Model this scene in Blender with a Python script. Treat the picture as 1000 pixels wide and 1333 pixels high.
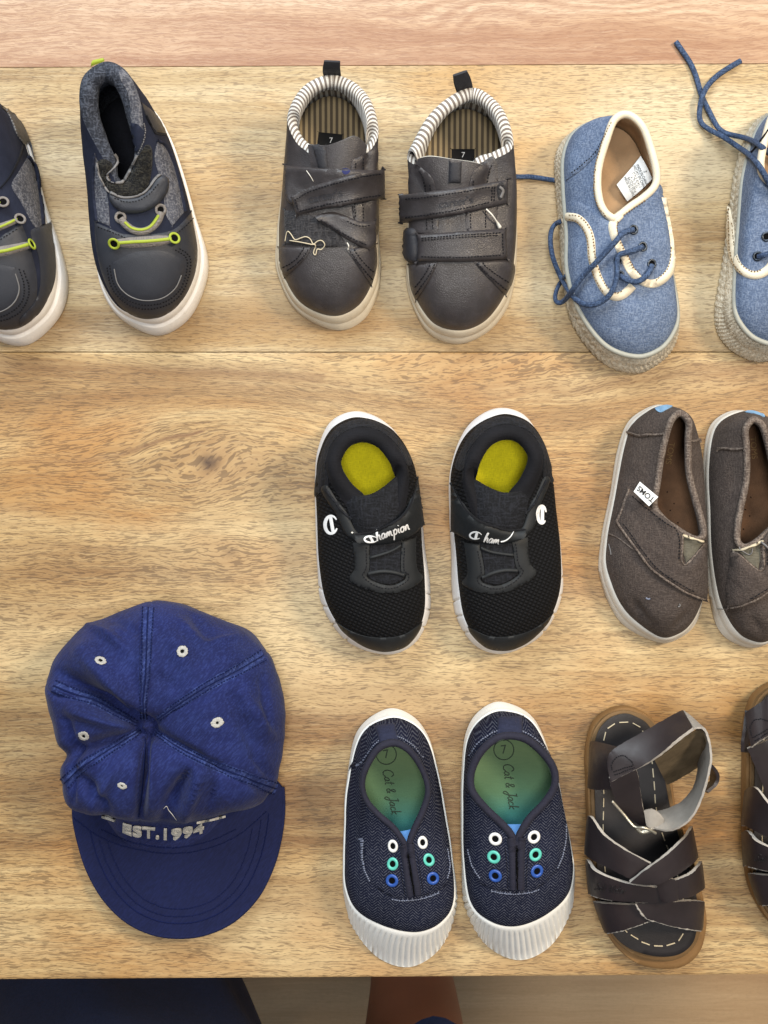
import bpy, bmesh, math, random
import numpy as np
from mathutils import Vector, Matrix
from mathutils.bvhtree import BVHTree
from mathutils.geometry import delaunay_2d_cdt

for o in list(bpy.data.objects):
    bpy.data.objects.remove(o)
SC = bpy.context.scene
COL = SC.collection
random.seed(7)
RNG = np.random.default_rng(7)

# ------------------------------------------------------------------ camera, world, lights, exposure
S = 0.0005          # metres on the table top per photo pixel
D = 0.75            # camera height over the table top
cam_d = bpy.data.cameras.new('camera')
cam = bpy.data.objects.new('camera', cam_d)
COL.objects.link(cam)
cam.location = (0, 0, D)
cam.rotation_euler = (0, 0, 0)
cam_d.sensor_fit = 'HORIZONTAL'
cam_d.sensor_width = 36
cam_d.lens = 36 * D / (1000 * S)
cam_d.clip_start = 0.01
cam_d.clip_end = 50
SC.camera = cam
cam_d.dof.use_dof = True
cam_d.dof.focus_distance = D - 0.03
cam_d.dof.aperture_fstop = 30

world = bpy.data.worlds.new('World')
SC.world = world
world.use_nodes = True
bg = world.node_tree.nodes['Background']
bg.inputs[0].default_value = (0.78, 0.89, 1.0, 1)
bg.inputs[1].default_value = 0.16


def area(name, loc, target, size, power, col, size_y=None):
    l = bpy.data.lights.new(name, 'AREA')
    l.energy = power
    l.color = col
    l.shape = 'RECTANGLE'
    l.size = size
    l.size_y = size_y or size
    o = bpy.data.objects.new(name, l)
    COL.objects.link(o)
    o.location = loc
    o.rotation_euler = (Vector(target) - Vector(loc)).to_track_quat('-Z', 'Y').to_euler()
    return o


area('window_light', (-0.35, 1.15, 1.15), (0, 0.05, 0), 1.1, 23, (0.86, 0.94, 1.0), 0.7)
area('ceiling_light', (0.05, -0.12, 1.95), (0, 0, 0), 0.55, 15, (1.0, 0.96, 0.90))
area('room_lamp', (1.1, 0.50, 1.35), (0, 0, 0), 0.34, 19, (1.0, 0.82, 0.60))
SC.view_settings.view_transform = 'Standard'
SC.view_settings.look = 'None'
SC.view_settings.exposure = 0.36
SC.view_settings.gamma = 1.0
SC.view_settings.use_curve_mapping = False
SC.render.resolution_x = 768
SC.render.resolution_y = 1024


# ------------------------------------------------------------------ pixel -> place
def W(px, py, z=0.0):
    """photo pixel at height z above the table -> world point"""
    k = S * (1 - z / D)
    return Vector(((px - 500) * k, (666.5 - py) * k, z))


CAM = Vector((0, 0, D))


def spl(pts, n, closed=False):
    """Catmull-Rom through pts (any dimension), n samples spread evenly over the control index"""
    P = np.array(pts, float)
    K = len(P)
    segs = K if closed else K - 1
    t = np.arange(n) * segs / n if closed else np.linspace(0, segs, n)
    i = np.minimum(t.astype(int), segs - 1)
    f = (t - i)[:, None]
    if closed:
        a, b, c, d = P[(i - 1) % K], P[i % K], P[(i + 1) % K], P[(i + 2) % K]
    else:
        a, b, c, d = P[np.maximum(i - 1, 0)], P[i], P[i + 1], P[np.minimum(i + 2, K - 1)]
    return 0.5 * (2 * b + (c - a) * f + (2 * a - 5 * b + 4 * c - d) * f ** 2 + (3 * b - a - 3 * c + d) * f ** 3)


def even(P, step, closed=False):
    """resample a polyline to even spacing"""
    P = np.array(P, float)
    if closed:
        P = np.vstack([P, P[:1]])
    d = np.linalg.norm(np.diff(P, axis=0), axis=1)
    s = np.concatenate([[0], np.cumsum(d)])
    n = max(2, int(round(s[-1] / step)))
    q = np.linspace(0, s[-1], n + 1)
    if closed:
        q = q[:-1]
    return np.stack([np.interp(q, s, P[:, k]) for k in range(P.shape[1])], 1)


def inside(poly, pts):
    x, y = pts[:, 0], pts[:, 1]
    r = np.zeros(len(pts), bool)
    j = len(poly) - 1
    for i in range(len(poly)):
        xi, yi = poly[i]
        xj, yj = poly[j]
        if yi != yj:
            r ^= ((yi > y) != (yj > y)) & (x < (xj - xi) * (y - yi) / (yj - yi) + xi)
        j = i
    return r


def vnoise(p, scale, seed=0):
    """cheap smooth pseudo noise from sines, p (n,3)"""
    r = np.random.default_rng(seed)
    out = np.zeros(len(p))
    for k in range(7):
        d = r.normal(size=3)
        d /= np.linalg.norm(d)
        out += np.sin(p @ d * scale * r.uniform(0.6, 1.7) + r.uniform(0, 6.28))
    return out / 7


# ------------------------------------------------------------------ things and parts
def sm(x, a, b):
    t = np.clip((np.asarray(x, float) - a) / (b - a), 0, 1)
    return t * t * (3 - 2 * t)


class Thing:
    def __init__(self, name, label, cat, base, group=None):
        self.name, self.label, self.cat, self.group = name, label, cat, group
        self.base = Vector(base)
        self.parts = []
        self.bv = []

    # -- storage
    def add(self, name, v, f, mat, uv=None, parent=None, stuff=False, smooth=True, fm=None, edge=None,
            mirror=True, solid=False, label=None, auto=None):
        v = np.array(v, float).reshape(-1, 3)
        self.parts.append(dict(name=name, v=v, f=[tuple(int(i) for i in q) for q in f], mat=mat, uv=uv, parent=parent,
                               stuff=stuff, smooth=smooth, fm=fm, mirror=mirror, label=label, auto=auto))
        if solid:
            self.bv.append(BVHTree.FromPolygons([Vector(q) for q in v], self.parts[-1]['f']))
        return len(self.parts) - 1

    # -- place what has been built into the scene
    def emit(self, xf=None, **over):
        root = bpy.data.objects.new(over.get('name', self.name), None)
        COL.objects.link(root)
        base = self.base if xf is None else Vector(xf(np.array([self.base]))[0])
        root.location = base
        root.empty_display_size = 0.02
        root['label'] = over.get('label', self.label)
        root['category'] = self.cat
        if self.group:
            root['group'] = self.group
        objs = {}
        for i, p in enumerate(self.parts):
            if xf is not None and not p['mirror']:
                continue
            v = p['v'] if xf is None else xf(p['v'])
            f = p['f'] if xf is None else [tuple(reversed(q)) for q in p['f']]
            m = bpy.data.meshes.new(p['name'])
            m.from_pydata((v - np.array(base)).tolist(), [], f)
            mats = p['mat'] if isinstance(p['mat'], (list, tuple)) else [p['mat']]
            for a in mats:
                m.materials.append(MAT[a])
            if p['fm'] is not None:
                m.polygons.foreach_set('material_index', p['fm'])
            if p['smooth']:
                m.polygons.foreach_set('use_smooth', [True] * len(f))
            if p['uv'] is not None:
                l = m.uv_layers.new(name='UVMap')
                idx = np.zeros(len(m.loops), int)
                m.loops.foreach_get('vertex_index', idx)
                l.data.foreach_set('uv', np.array(p['uv'], float)[idx].ravel())
            if p['auto']:
                m.update()
                e = m.edges
                # sharp edges above an angle
                bm = bmesh.new()
                bm.from_mesh(m)
                for ed in bm.edges:
                    if len(ed.link_faces) == 2 and ed.calc_face_angle(0) > p['auto']:
                        ed.smooth = False
                bm.to_mesh(m)
                bm.free()
            m.update()
            o = bpy.data.objects.new(p['name'], m)
            COL.objects.link(o)
            par = root if p['parent'] is None or p['parent'] not in objs else objs[p['parent']]
            o.parent = par
            if p['stuff']:
                o['kind'] = 'stuff'
            if p['label']:
                o['label'] = p['label']
            objs[i] = o
        return root

    # -- ray from the camera pixel down to what is already built (or the table)
    def hit(self, px, py, table=True):
        d = (W(px, py, 0) - CAM).normalized()
        best = None
        for b in self.bv:
            loc, nor, idx, dist = b.ray_cast(CAM, d)
            if loc is not None and (best is None or dist < best[2]):
                best = (loc, nor if nor.dot(d) < 0 else -nor, dist)
        if best:
            return best[0], best[1]
        if table:
            return W(px, py, 0), Vector((0, 0, 1))
        # beyond the outline: slide towards the thing's middle until something is met
        cx, cy = self.mid()
        lo, hi = 0.0, 1.0
        best = None
        for st in (0.02, 0.04, 0.07, 0.11, 0.16, 0.25, 0.4, 0.6, 1.0):
            r = self.cast(px + (cx - px) * st, py + (cy - py) * st)
            if r:
                hi = st
                best = r
                break
            lo = st
        for _ in range(6):
            m = (lo + hi) / 2
            r = self.cast(px + (cx - px) * m, py + (cy - py) * m)
            if r:
                hi, best = m, r
            else:
                lo = m
        if best is None:
            return W(px, py, 0.03), Vector((0, 0, 1))
        return best

    def mid(self):
        if not hasattr(self, '_mid'):
            self._mid = (500 + self.base[0] / S, 666.5 - self.base[1] / S)
        return self._mid

    def cast(self, px, py):
        d = (W(px, py, 0) - CAM).normalized()
        best = None
        for b in self.bv:
            loc, nor, idx, dist = b.ray_cast(CAM, d)
            if loc is not None and (best is None or dist < best[2]):
                best = (loc, nor if nor.dot(d) < 0 else -nor, dist)
        return (best[0], best[1]) if best else None

    # -- a panel cut to a pixel outline, laid on what is below it
    def drape(self, name, poly, mat, th=0.0012, off=0.0002, grid=4.5, curve=True, parent=None, solid=True,
              stuff=False, edge=0.35, bump=0.0, mirror=True, holes=(), label=None, fit=0.0):
        def ring(pl):
            P = spl(pl, len(pl) * 10, True) if curve else np.array(pl, float)
            return even(P, 2.2, True)
        B = ring(poly)
        loops = [B] + [ring(h) for h in holes]
        x0, y0 = B.min(0)
        x1, y1 = B.max(0)
        gx, gy = np.meshgrid(np.arange(x0, x1, grid), np.arange(y0, y1, grid * 0.9))
        gx = gx + (np.arange(gx.shape[0])[:, None] % 2) * grid / 2
        Q = np.stack([gx.ravel(), gy.ravel()], 1)
        Q = Q[inside(B, Q)]
        for h in loops[1:]:
            Q = Q[~inside(h, Q)]
        allB = np.vstack(loops)
        if len(Q):
            dd = np.min(np.linalg.norm(Q[:, None] - allB[None], axis=2), axis=1)
            Q = Q[dd > 1.6]
        # a ring just inside the edge keeps the rolled edge even
        pts = [Vector(p) for p in allB] + [Vector(q) for q in Q]
        edges = []
        s = 0
        for l in loops:
            n = len(l)
            edges += [(s + i, s + (i + 1) % n) for i in range(n)]
            s += n
        vo, _, fo, ov, _, _ = delaunay_2d_cdt(pts, edges, [], 1, 1e-4)
        fo = [tuple(f) for f in fo]
        V2 = np.array([(p.x, p.y) for p in vo])
        if holes:
            cen = np.array([V2[list(f)].mean(0) for f in fo])
            keep = np.ones(len(fo), bool)
            for h in loops[1:]:
                keep &= ~inside(h, cen)
            fo = [f for f, k in zip(fo, keep) if k]
        cnt = {}
        for f in fo:
            for a, b in zip(f, f[1:] + f[:1]):
                cnt[(a, b)] = 1
        bnd = [(a, b) for (a, b) in cnt if (b, a) not in cnt]
        bset = set(a for a, b in bnd) | set(b for a, b in bnd)
        dB = np.min(np.linalg.norm(V2[:, None] - allB[None], axis=2), axis=1)
        top, low = [], []
        hits = [self.hit(x, y, table=False) for x, y in V2]
        if fit:
            # a stiff strap bridges small steps: smooth surface through the upper hits
            dist = np.array([(h[0] - CAM).length for h in hits])
            c0, s0 = V2.mean(0), V2.std(0).max()
            X, Y = ((V2 - c0) / s0).T
            A = np.stack([np.ones_like(X), X, Y, X * X, X * Y, Y * Y, X ** 3, X * X * Y], 1)
            wgt = np.ones(len(X))
            for _ in range(8):
                sol = np.linalg.lstsq(A * wgt[:, None], dist * wgt, rcond=None)[0]
                r = dist - A @ sol
                wgt = np.where(r < 0, 3.0, 0.35)
            nd = np.minimum(A @ sol, dist) * fit + dist * (1 - fit)
            for i, (x, y) in enumerate(V2):
                d = (W(x, y, 0) - CAM).normalized()
                hits[i] = (CAM + d * float(nd[i]), hits[i][1])
            nr = [hits[i][1] for i in range(len(hits))]
            # smooth the normals as well
            nb = {}
            for f_ in fo:
                for a_, b_ in zip(f_, f_[1:] + f_[:1]):
                    nb.setdefault(a_, set()).add(b_)
                    nb.setdefault(b_, set()).add(a_)
            for _ in range(6):
                nr = [(nr[i] + sum((nr[j] for j in nb.get(i, ())), Vector())).normalized() for i in range(len(nr))]
            hits = [(h[0], q) for h, q in zip(hits, nr)]
        for i, (x, y) in enumerate(V2):
            l, n = hits[i]
            e = edge if i in bset else min(1, 0.8 + 0.2 * dB[i] / 4)
            b = bump * math.sin(x * 0.31 + 1.3 * math.sin(y * 0.11)) * math.sin(y * 0.23 + x * .05) if bump else 0
            top.append(l + n * (off + th * e + (b if i not in bset else 0)))
            low.append(l - n * (0.0006 + 0.0012 * fit))
        nv = len(top)
        # pixel y grows downwards: flip so faces look up
        F = [tuple(reversed(f)) for f in fo]
        F += [(b, a, nv + a, nv + b) for a, b in bnd]
        F = [tuple(reversed(f)) if k >= len(fo) else f for k, f in enumerate(F)]
        uv = np.vstack([V2, V2]) * S
        return self.add(name, [tuple(q) for q in top + low], F, mat, uv=uv, parent=parent, solid=solid, stuff=stuff,
                        mirror=mirror, label=label, auto=1.2)

    # -- a narrow strip along a pixel path
    def ribbon(self, name, path, width, mat, th=0.0006, off=0.0003, curve=True, closed=False, parent=None, step=2.0,
               solid=False, stuff=False, mirror=True, data=None):
        P = spl(path, len(path) * 10, closed) if curve else np.array(path, float)
        P = even(P, step, closed)
        v, f, uv = data if data is not None else ([], [], [])
        s = len(v)
        n = len(P)
        T = np.gradient(P, axis=0) if not closed else np.roll(P, -1, 0) - np.roll(P, 1, 0)
        T /= np.linalg.norm(T, axis=1)[:, None] + 1e-9
        Nn = np.stack([-T[:, 1], T[:, 0]], 1)
        ws = np.interp(np.linspace(0, 1, n), np.linspace(0, 1, len(width)), width) if hasattr(width, '__len__') else [width] * n
        prof = ((-1, -0.25), (-0.72, 0.75), (0, 1), (0.72, 0.75), (1, -0.25))
        L = 0
        for i in range(n):
            if i:
                L += np.linalg.norm(P[i] - P[i - 1])
            for k, h in prof:
                q = P[i] + Nn[i] * k * ws[i] / 2
                l, nn = self.hit(q[0], q[1], table=False)
                v.append(tuple(l + nn * (off + th * h)))
                uv.append((L * S, k * ws[i] / 2 * S))
        m = len(prof)
        for i in range(n if closed else n - 1):
            j = (i + 1) % n
            for k in range(m - 1):
                f.append((s + i * m + k, s + j * m + k, s + j * m + k + 1, s + i * m + k + 1))
        if data is not None:
            return
        return self.add(name, v, f, mat, uv=uv, parent=parent, solid=solid, stuff=stuff, mirror=mirror)

    # -- rows of stitches along pixel paths, one mesh
    def stitch(self, paths, mat, pitch=5.0, length=3.2, width=1.3, th=0.0004, off=0.0002, closed=False, parent=None,
               name='stitching', curve=True):
        v, f, uv = [], [], []
        for path in paths:
            P = spl(path, len(path) * 10, closed) if curve else np.array(path, float)
            P = even(P, 0.5, closed)
            k = int(pitch / 0.5)
            h = max(1, int(length / 0.5))
            for i in range(0, len(P) - h, k):
                a, b = P[i], P[i + h]
                j = RNG.normal(0, .18, 2)
                self.ribbon('', [a + j, (a + b) / 2 + j, b + j], width, mat, th, off, False, False, None, length / 2, data=(v, f, uv))
        if not v:
            return None
        return self.add(name, v, f, mat, uv=uv, parent=parent, stuff=True)

    # -- round cord through 3D points
    def tube(self, name, pts, r, mat, seg=8, closed=False, parent=None, flat=1.0, solid=False, n=None, mirror=True, caps=True):
        P = spl(pts, n or len(pts) * 8, closed)
        v, f, uv = tube_mesh(P, r, seg, closed, flat, caps)
        return self.add(name, v, f, mat, uv=uv, parent=parent, solid=solid, mirror=mirror)

    # -- points (px, py, lift) over what lies below
    def over(self, pts, step=3.0, smooth=3):
        P = even(spl(pts, len(pts) * 10), step)
        out = []
        for x, y, z in P:
            l, n = self.hit(x, y)
            out.append(np.array(W(x, y, l.z + z)))
        out = np.array(out)
        for _ in range(smooth):
            out[1:-1] = (out[:-2] + 2 * out[1:-1] + out[2:]) / 4
        return out

    def eyelet(self, px, py, R, r, mat, hole='hole', name='eyelet', parent=None, lift=0.0004, n=20, sq=1.0, wob=0.0, fl=0.7):
        l, nor = self.hit(px, py, table=False)
        q = nor.to_track_quat('Z', 'Y').to_matrix()
        v, f = [], []
        m = 8
        for i in range(n):
            a = 2 * math.pi * i / n
            for j in range(m):
                b = 2 * math.pi * j / m
                rr = R + r * math.cos(b) + wob * random.uniform(-1, 1)
                v.append(tuple(l + q @ Vector((rr * math.cos(a), sq * rr * math.sin(a), lift + r * fl * math.sin(b)))))
        for i in range(n):
            for j in range(m):
                f.append((i * m + j, ((i + 1) % n) * m + j, ((i + 1) % n) * m + (j + 1) % m, i * m + (j + 1) % m))
        e = self.add(name, v, f, mat, parent=parent)
        v = [tuple(l + q @ Vector((R * math.cos(2 * math.pi * i / n), sq * R * math.sin(2 * math.pi * i / n), lift * 0.35 + .0002))) for i in range(n)]
        self.add('hole', v, [tuple(range(n))], hole, parent=e, smooth=False)
        return e

    # -- flat printed or raised lettering on the surface below
    def text(self, s, px, py, size, ang, mat, off=0.0004, name='lettering', parent=None, mirror=False, sx=1.0, bend=0.0, align='CENTER', bold=0.0, table=False):
        cu = bpy.data.curves.new('t', 'FONT')
        cu.body = s
        cu.align_x = align
        cu.align_y = 'CENTER'
        cu.offset = bold
        ob = bpy.data.objects.new('t', cu)
        COL.objects.link(ob)
        dg = bpy.context.evaluated_depsgraph_get()
        me = bpy.data.meshes.new_from_object(ob.evaluated_get(dg))
        vs = [tuple(p.co) for p in me.vertices]
        fs = [tuple(p.vertices) for p in me.polygons]
        bpy.data.objects.remove(ob)
        bpy.data.curves.remove(cu)
        bpy.data.meshes.remove(me)
        a = math.radians(ang)
        out = []
        for x, y, _ in vs:
            x *= sx
            y += bend * x * x
            X = px + size * (x * math.cos(a) - y * math.sin(a))
            Y = py - size * (x * math.sin(a) + y * math.cos(a))
            l, n = self.hit(X, Y, table=table)
            out.append(tuple(l + n * off))
        return self.add(name, out, fs, mat, parent=parent, mirror=mirror, smooth=False)

    # -- strap between two edge lines in space, with its own cut edge
    def band(self, name, A, B, mat, edgemat=None, th=0.0022, n=40, m=7, crown=0.0, parent=None, solid=True, rough=0.0, pixels=True, label=None, mirror=True):
        if pixels:
            A = [W(*p) for p in A]
            B = [W(*p) for p in B]
        A = spl(A, n)
        B = spl(B, n)
        v, f, fm, uv = [], [], [], []
        Pm = (A + B) / 2
        T = np.gradient(Pm, axis=0)
        Nn = np.cross(T, B - A)
        Nn /= np.linalg.norm(Nn, axis=1)[:, None] + 1e-12
        # keep the top side the one that is up on average
        if Nn[:, 2].mean() < 0:
            Nn = -Nn
        for i in range(n):
            for side in (1, -1):
                for k in range(m):
                    t = k / (m - 1)
                    if side < 0:
                        t = 1 - t
                    c = crown * (1 - (2 * t - 1) ** 2)
                    rd = 0.8 if (k == 0 or k == m - 1) else 1.0
                    q = A[i] * (1 - t) + B[i] * t + Nn[i] * (c + side * th / 2 * rd)
                    if rough and (k == 0 or k == m - 1):
                        q = q + RNG.normal(0, rough, 3)
                    v.append(q)
                    uv.append((i / n * 0.05, t * 0.02))
        w = 2 * m
        for i in range(n - 1):
            for k in range(w):
                k2 = (k + 1) % w
                f.append((i * w + k, i * w + k2, (i + 1) * w + k2, (i + 1) * w + k))
                fm.append(1 if (k == m - 1 or k == w - 1) else 0)
        f.append(tuple(range(w)))
        fm.append(1)
        f.append(tuple((n - 1) * w + k for k in reversed(range(w))))
        fm.append(1)
        return self.add(name, v, f, [mat, edgemat or mat], uv=uv, parent=parent, solid=solid, fm=fm, label=label, auto=0.9, mirror=mirror)

    # -- the sole: outline on the table, outline where the upper sits
    def sole(self, G, T, mat, prof=None, N=220, name='sole', rib=None, cap=True, parent=None, zlow=0.0, label=None):
        """G, T lists of (px,py[,z]); prof list of (fraction of height, outward mm)"""
        g = spl([W(p[0], p[1], p[2] if len(p) > 2 else 0) for p in G], N, True)
        t = spl([W(p[0], p[1], p[2]) for p in T], N, True)
        d = np.roll(g, -1, 0) - np.roll(g, 1, 0)
        out = np.stack([d[:, 1], -d[:, 0], 0 * d[:, 0]], 1)
        out /= np.linalg.norm(out, axis=1)[:, None]
        c = g.mean(0)
        if ((g - c) * out).sum() < 0:
            out = -out
        prof = prof or [(0, 0), (0.3, 0.4), (0.7, 0.4), (1, 0)]
        L = np.concatenate([[0], np.cumsum(np.linalg.norm(np.diff(g, axis=0), axis=1))])
        rings = [g - out * 0.0035 + np.array([0, 0, zlow]), g - out * 0.0012 + np.array([0, 0, zlow])]
        uvr = [-.003, -.001]
        for fr, o in prof:
            q = g * (1 - fr) + t * fr
            q[:, 2] = np.maximum(q[:, 2], zlow + 0.0012)
            oo = o * 0.001
            if rib is not None:
                oo = oo + rib(np.arange(N) / N, fr)
            q = q + out * (np.asarray(oo)[:, None] if np.ndim(oo) else oo)
            rings.append(q)
            uvr.append(fr * 0.02)
        rings.append(t - out * 0.003 + np.array([0, 0, 0.0004]))
        uvr.append(.023)
        v = np.vstack(rings)
        R = len(rings)
        f = []
        for r in range(R - 1):
            for i in range(N):
                j = (i + 1) % N
                f.append((r * N + i, r * N + j, (r + 1) * N + j, (r + 1) * N + i))
        f.append(tuple(range(N - 1, -1, -1)))
        if cap:
            f.append(tuple((R - 1) * N + i for i in range(N)))
        uv = np.vstack([np.stack([L, np.full(N, u)], 1) for u in uvr])
        # orientation
        a, b, c2 = v[f[3 * N][0]], v[f[3 * N][1]], v[f[3 * N][2]]
        if np.dot(np.cross(b - a, c2 - a), out[0]) < 0:
            f = [tuple(reversed(q)) for q in f]
        return self.add(name, v, f, mat, uv=uv, solid=True, parent=parent, auto=1.0, label=label)

    # -- the upper: a skin from the sole line to the top line, with lining and insole
    def upper(self, T, C, mat, lining, insole, h1=0.6, g=0.35, bulge=0.0, N=168, M=34, t0=0.002, t1=0.0, wr=0.0004,
              wrs=180, seed=1, lip=None, ins_z=0.006, sink=0.004, name='upper', dents=(), padb=0.35):
        K = len(T)
        t = spl([W(*p) for p in T], N, True)
        c = spl([W(*p) for p in C], N, True)
        ex = lambda a: spl([[x] for x in (a if hasattr(a, '__len__') else [a] * K)], N, True)[:, 0]
        h1, g, bulge = ex(h1), ex(g), ex(bulge)
        t = t.copy()
        t[:, 2] -= sink
        H = c - t
        dz = H[:, 2].copy()
        H[:, 2] = 0
        Ln = np.linalg.norm(H, axis=1)[:, None] + 1e-9
        up = np.array([0, 0, 1.0])
        P1 = t + up * (h1 * dz)[:, None] - H / Ln * bulge[:, None] * 0.001
        P2 = c - H * 0.5 - up * (g * dz)[:, None] - H / Ln * bulge[:, None] * 0.0007
        v = []
        for j in range(M):
            b = j / (M - 1)
            q = t * (1 - b) ** 3 + 3 * P1 * b * (1 - b) ** 2 + 3 * P2 * b * b * (1 - b) + c * b ** 3
            v.append(q)
        v = np.array(v)                                  # M,N,3
        flat = v.reshape(-1, 3)
        du = np.roll(v, -1, 1) - np.roll(v, 1, 1)
        dv = np.gradient(v, axis=0)
        n = np.cross(du, dv)
        n /= np.linalg.norm(n, axis=2)[:, :, None] + 1e-12
        cen = flat.mean(0)
        if ((v[M // 3] - cen) * n[M // 3])[:, :2].sum() < 0:
            n = -n
        bb = np.linspace(0, 1, M)
        fade = (np.sin(np.pi * np.clip(bb * 0.98, 0, 1)) ** 0.6)[:, None]
        disp = (vnoise(flat, wrs, seed) * 0.7 + vnoise(flat, wrs * 2.3, seed + 5) * 0.3).reshape(M, N) * wr * fade
        for (x, y, z, rx, ry, ang, amt) in dents:
            q = np.array(W(x, y, z))
            dd = flat - q
            ca, sa = math.cos(ang), math.sin(ang)
            a1 = (dd[:, 0] * ca + dd[:, 1] * sa) / rx
            a2 = (-dd[:, 0] * sa + dd[:, 1] * ca) / ry
            a3 = dd[:, 2] / max(rx, ry)
            disp += (amt * np.exp(-(a1 ** 2 + a2 ** 2 + a3 ** 2 * .5))).reshape(M, N)
        v = v + n * disp[:, :, None]
        La = np.concatenate([[0], np.cumsum(np.linalg.norm(np.diff(v[M // 2], axis=0), axis=1))])
        thk = t0 + t1 * sm(bb, padb, 0.85)
        thk_c = thk[-1]
        rings = [v[j] for j in range(M)]
        us = [j / (M - 1) * 0.05 for j in range(M)]
        # rolled top edge
        tan = v[-1] - v[-2]
        tan /= np.linalg.norm(tan, axis=1)[:, None] + 1e-12
        wall = np.abs(n[-1][:, 2])                        # 0 on upright walls, 1 on flat vamp
        inn = [v[j] - n[j] * thk[j] for j in range(M)]
        for k in range(1, 6):
            a = math.pi * k / 6
            rings.append(v[-1] - n[-1] * thk_c / 2 * (1 - math.cos(a)) + tan * thk_c / 2 * math.sin(a))
            us.append(0.05 + 0.001 * k)
        na = len(rings)
        def quads(R):
            return [(r * N + i, r * N + (i + 1) % N, (r + 1) * N + (i + 1) % N, (r + 1) * N + i)
                    for r in range(R - 1) for i in range(N)]
        split = lip if lip is not None else na
        vv = np.vstack(rings[:split])
        uv = np.vstack([np.stack([La, np.full(N, u)], 1) for u in us[:split]])
        f = quads(split)
        a, b, c2 = vv[f[N * 3][0]], vv[f[N * 3][1]], vv[f[N * 3][2]]
        flip = np.dot(np.cross(b - a, c2 - a), n[3][0]) < 0
        if flip:
            f = [tuple(reversed(q)) for q in f]
        iu = self.add(name, vv, f, mat, uv=uv, solid=True)
        # lining goes from the rolled edge down to the insole
        lr = rings[split - 1:] + inn[::-1]
        lus = us[split - 1:] + [0.056 + 0.05 * k / M for k in range(M)]
        vl = np.vstack(lr)
        uvl = np.vstack([np.stack([La, np.full(N, u)], 1) for u in lus])
        fl = quads(len(lr))
        if flip:
            fl = [tuple(reversed(q)) for q in fl]
        self.lin = self.add('lining', vl, fl, lining, uv=uvl, solid=True)
        # insole
        zi = ins_z
        base = inn[0].copy()
        lev = []
        for i in range(N):
            col = np.array([inn[j][i] for j in range(M)])
            k = np.argmax(col[:, 2] > base[:, 2].min() + sink + zi)
            lev.append(col[k])
        lev = np.array(lev)
        cx = lev.mean(0)
        ri = []
        for s in (0.985, 0.93, 0.8, 0.6, 0.35, 0.1):
            q = cx + (lev - cx) * s
            q[:, 2] = lev[:, 2].min() + 0.001 * sm(s, 0.7, 1.0)
            ri.append(q)
        vi = np.vstack(ri)
        fi = quads(len(ri)) + [tuple((len(ri) - 1) * N + i for i in range(N))]
        if insole:
            self.ins = self.add('insole', vi, fi, insole, uv=vi[:, :2], solid=True)
        self.v, self.n, self.N, self.M = v, n, N, M
        return iu


def tube_mesh(P, r, seg=8, closed=False, flat=1.0, caps=True):
    P = np.array(P, float)
    n = len(P)
    T = (np.roll(P, -1, 0) - np.roll(P, 1, 0)) if closed else np.gradient(P, axis=0)
    T /= np.linalg.norm(T, axis=1)[:, None] + 1e-12
    rr = np.interp(np.linspace(0, 1, n), np.linspace(0, 1, len(r)), r) if hasattr(r, '__len__') else np.full(n, r)
    v, f, uv = [], [], []
    u = np.cross(T[0], [0, 0, 1.0])
    if np.linalg.norm(u) < 1e-3:
        u = np.array([1.0, 0, 0])
    L = 0
    for i in range(n):
        u = u - T[i] * np.dot(u, T[i])
        u /= np.linalg.norm(u) + 1e-12
        w = np.cross(u, T[i])
        if i:
            L += np.linalg.norm(P[i] - P[i - 1])
        for k in range(seg):
            a = 2 * math.pi * k / seg
            v.append(P[i] + rr[i] * (u * math.cos(a) + w * math.sin(a) * flat))
            uv.append((L, k / seg * 6.28 * rr[i]))
    for i in range(n if closed else n - 1):
        j = (i + 1) % n
        for k in range(seg):
            k2 = (k + 1) % seg
            f.append((i * seg + k, i * seg + k2, j * seg + k2, j * seg + k))
    if caps and not closed:
        f.append(tuple(range(seg - 1, -1, -1)))
        f.append(tuple((n - 1) * seg + k for k in range(seg)))
    return v, f, uv


def mate(h0, t0, h1, t1, mirror=True):
    """map that mirrors a finished shoe and lays its heel/toe line on another heel/toe line (ground pixels)"""
    a, b = np.array(W(*h0))[:2], np.array(W(*t0))[:2]
    c, d = np.array(W(*h1))[:2], np.array(W(*t1))[:2]
    ang0 = math.atan2(*(b - a)[::-1])
    ang1 = math.atan2(*(d - c)[::-1])
    m0, m1 = (a + b) / 2, (c + d) / 2

    def xf(v):
        v = np.array(v, float)
        q = v.copy()
        p = v[:, :2] - m0
        ca, sa = math.cos(-ang0), math.sin(-ang0)
        p = np.stack([p[:, 0] * ca - p[:, 1] * sa, p[:, 0] * sa + p[:, 1] * ca], 1)
        if mirror:
            p[:, 1] *= -1
        ca, sa = math.cos(ang1), math.sin(ang1)
        p = np.stack([p[:, 0] * ca - p[:, 1] * sa, p[:, 0] * sa + p[:, 1] * ca], 1)
        q[:, :2] = p + m1
        return q
    return xf

# ------------------------------------------------------------------ materials
MAT = {}


def lin(r, g, b):
    f = lambda c: (c / 255 / 12.92) if c / 255 <= 0.04045 else ((c / 255 + 0.055) / 1.055) ** 2.4
    return (f(r), f(g), f(b), 1)


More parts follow.
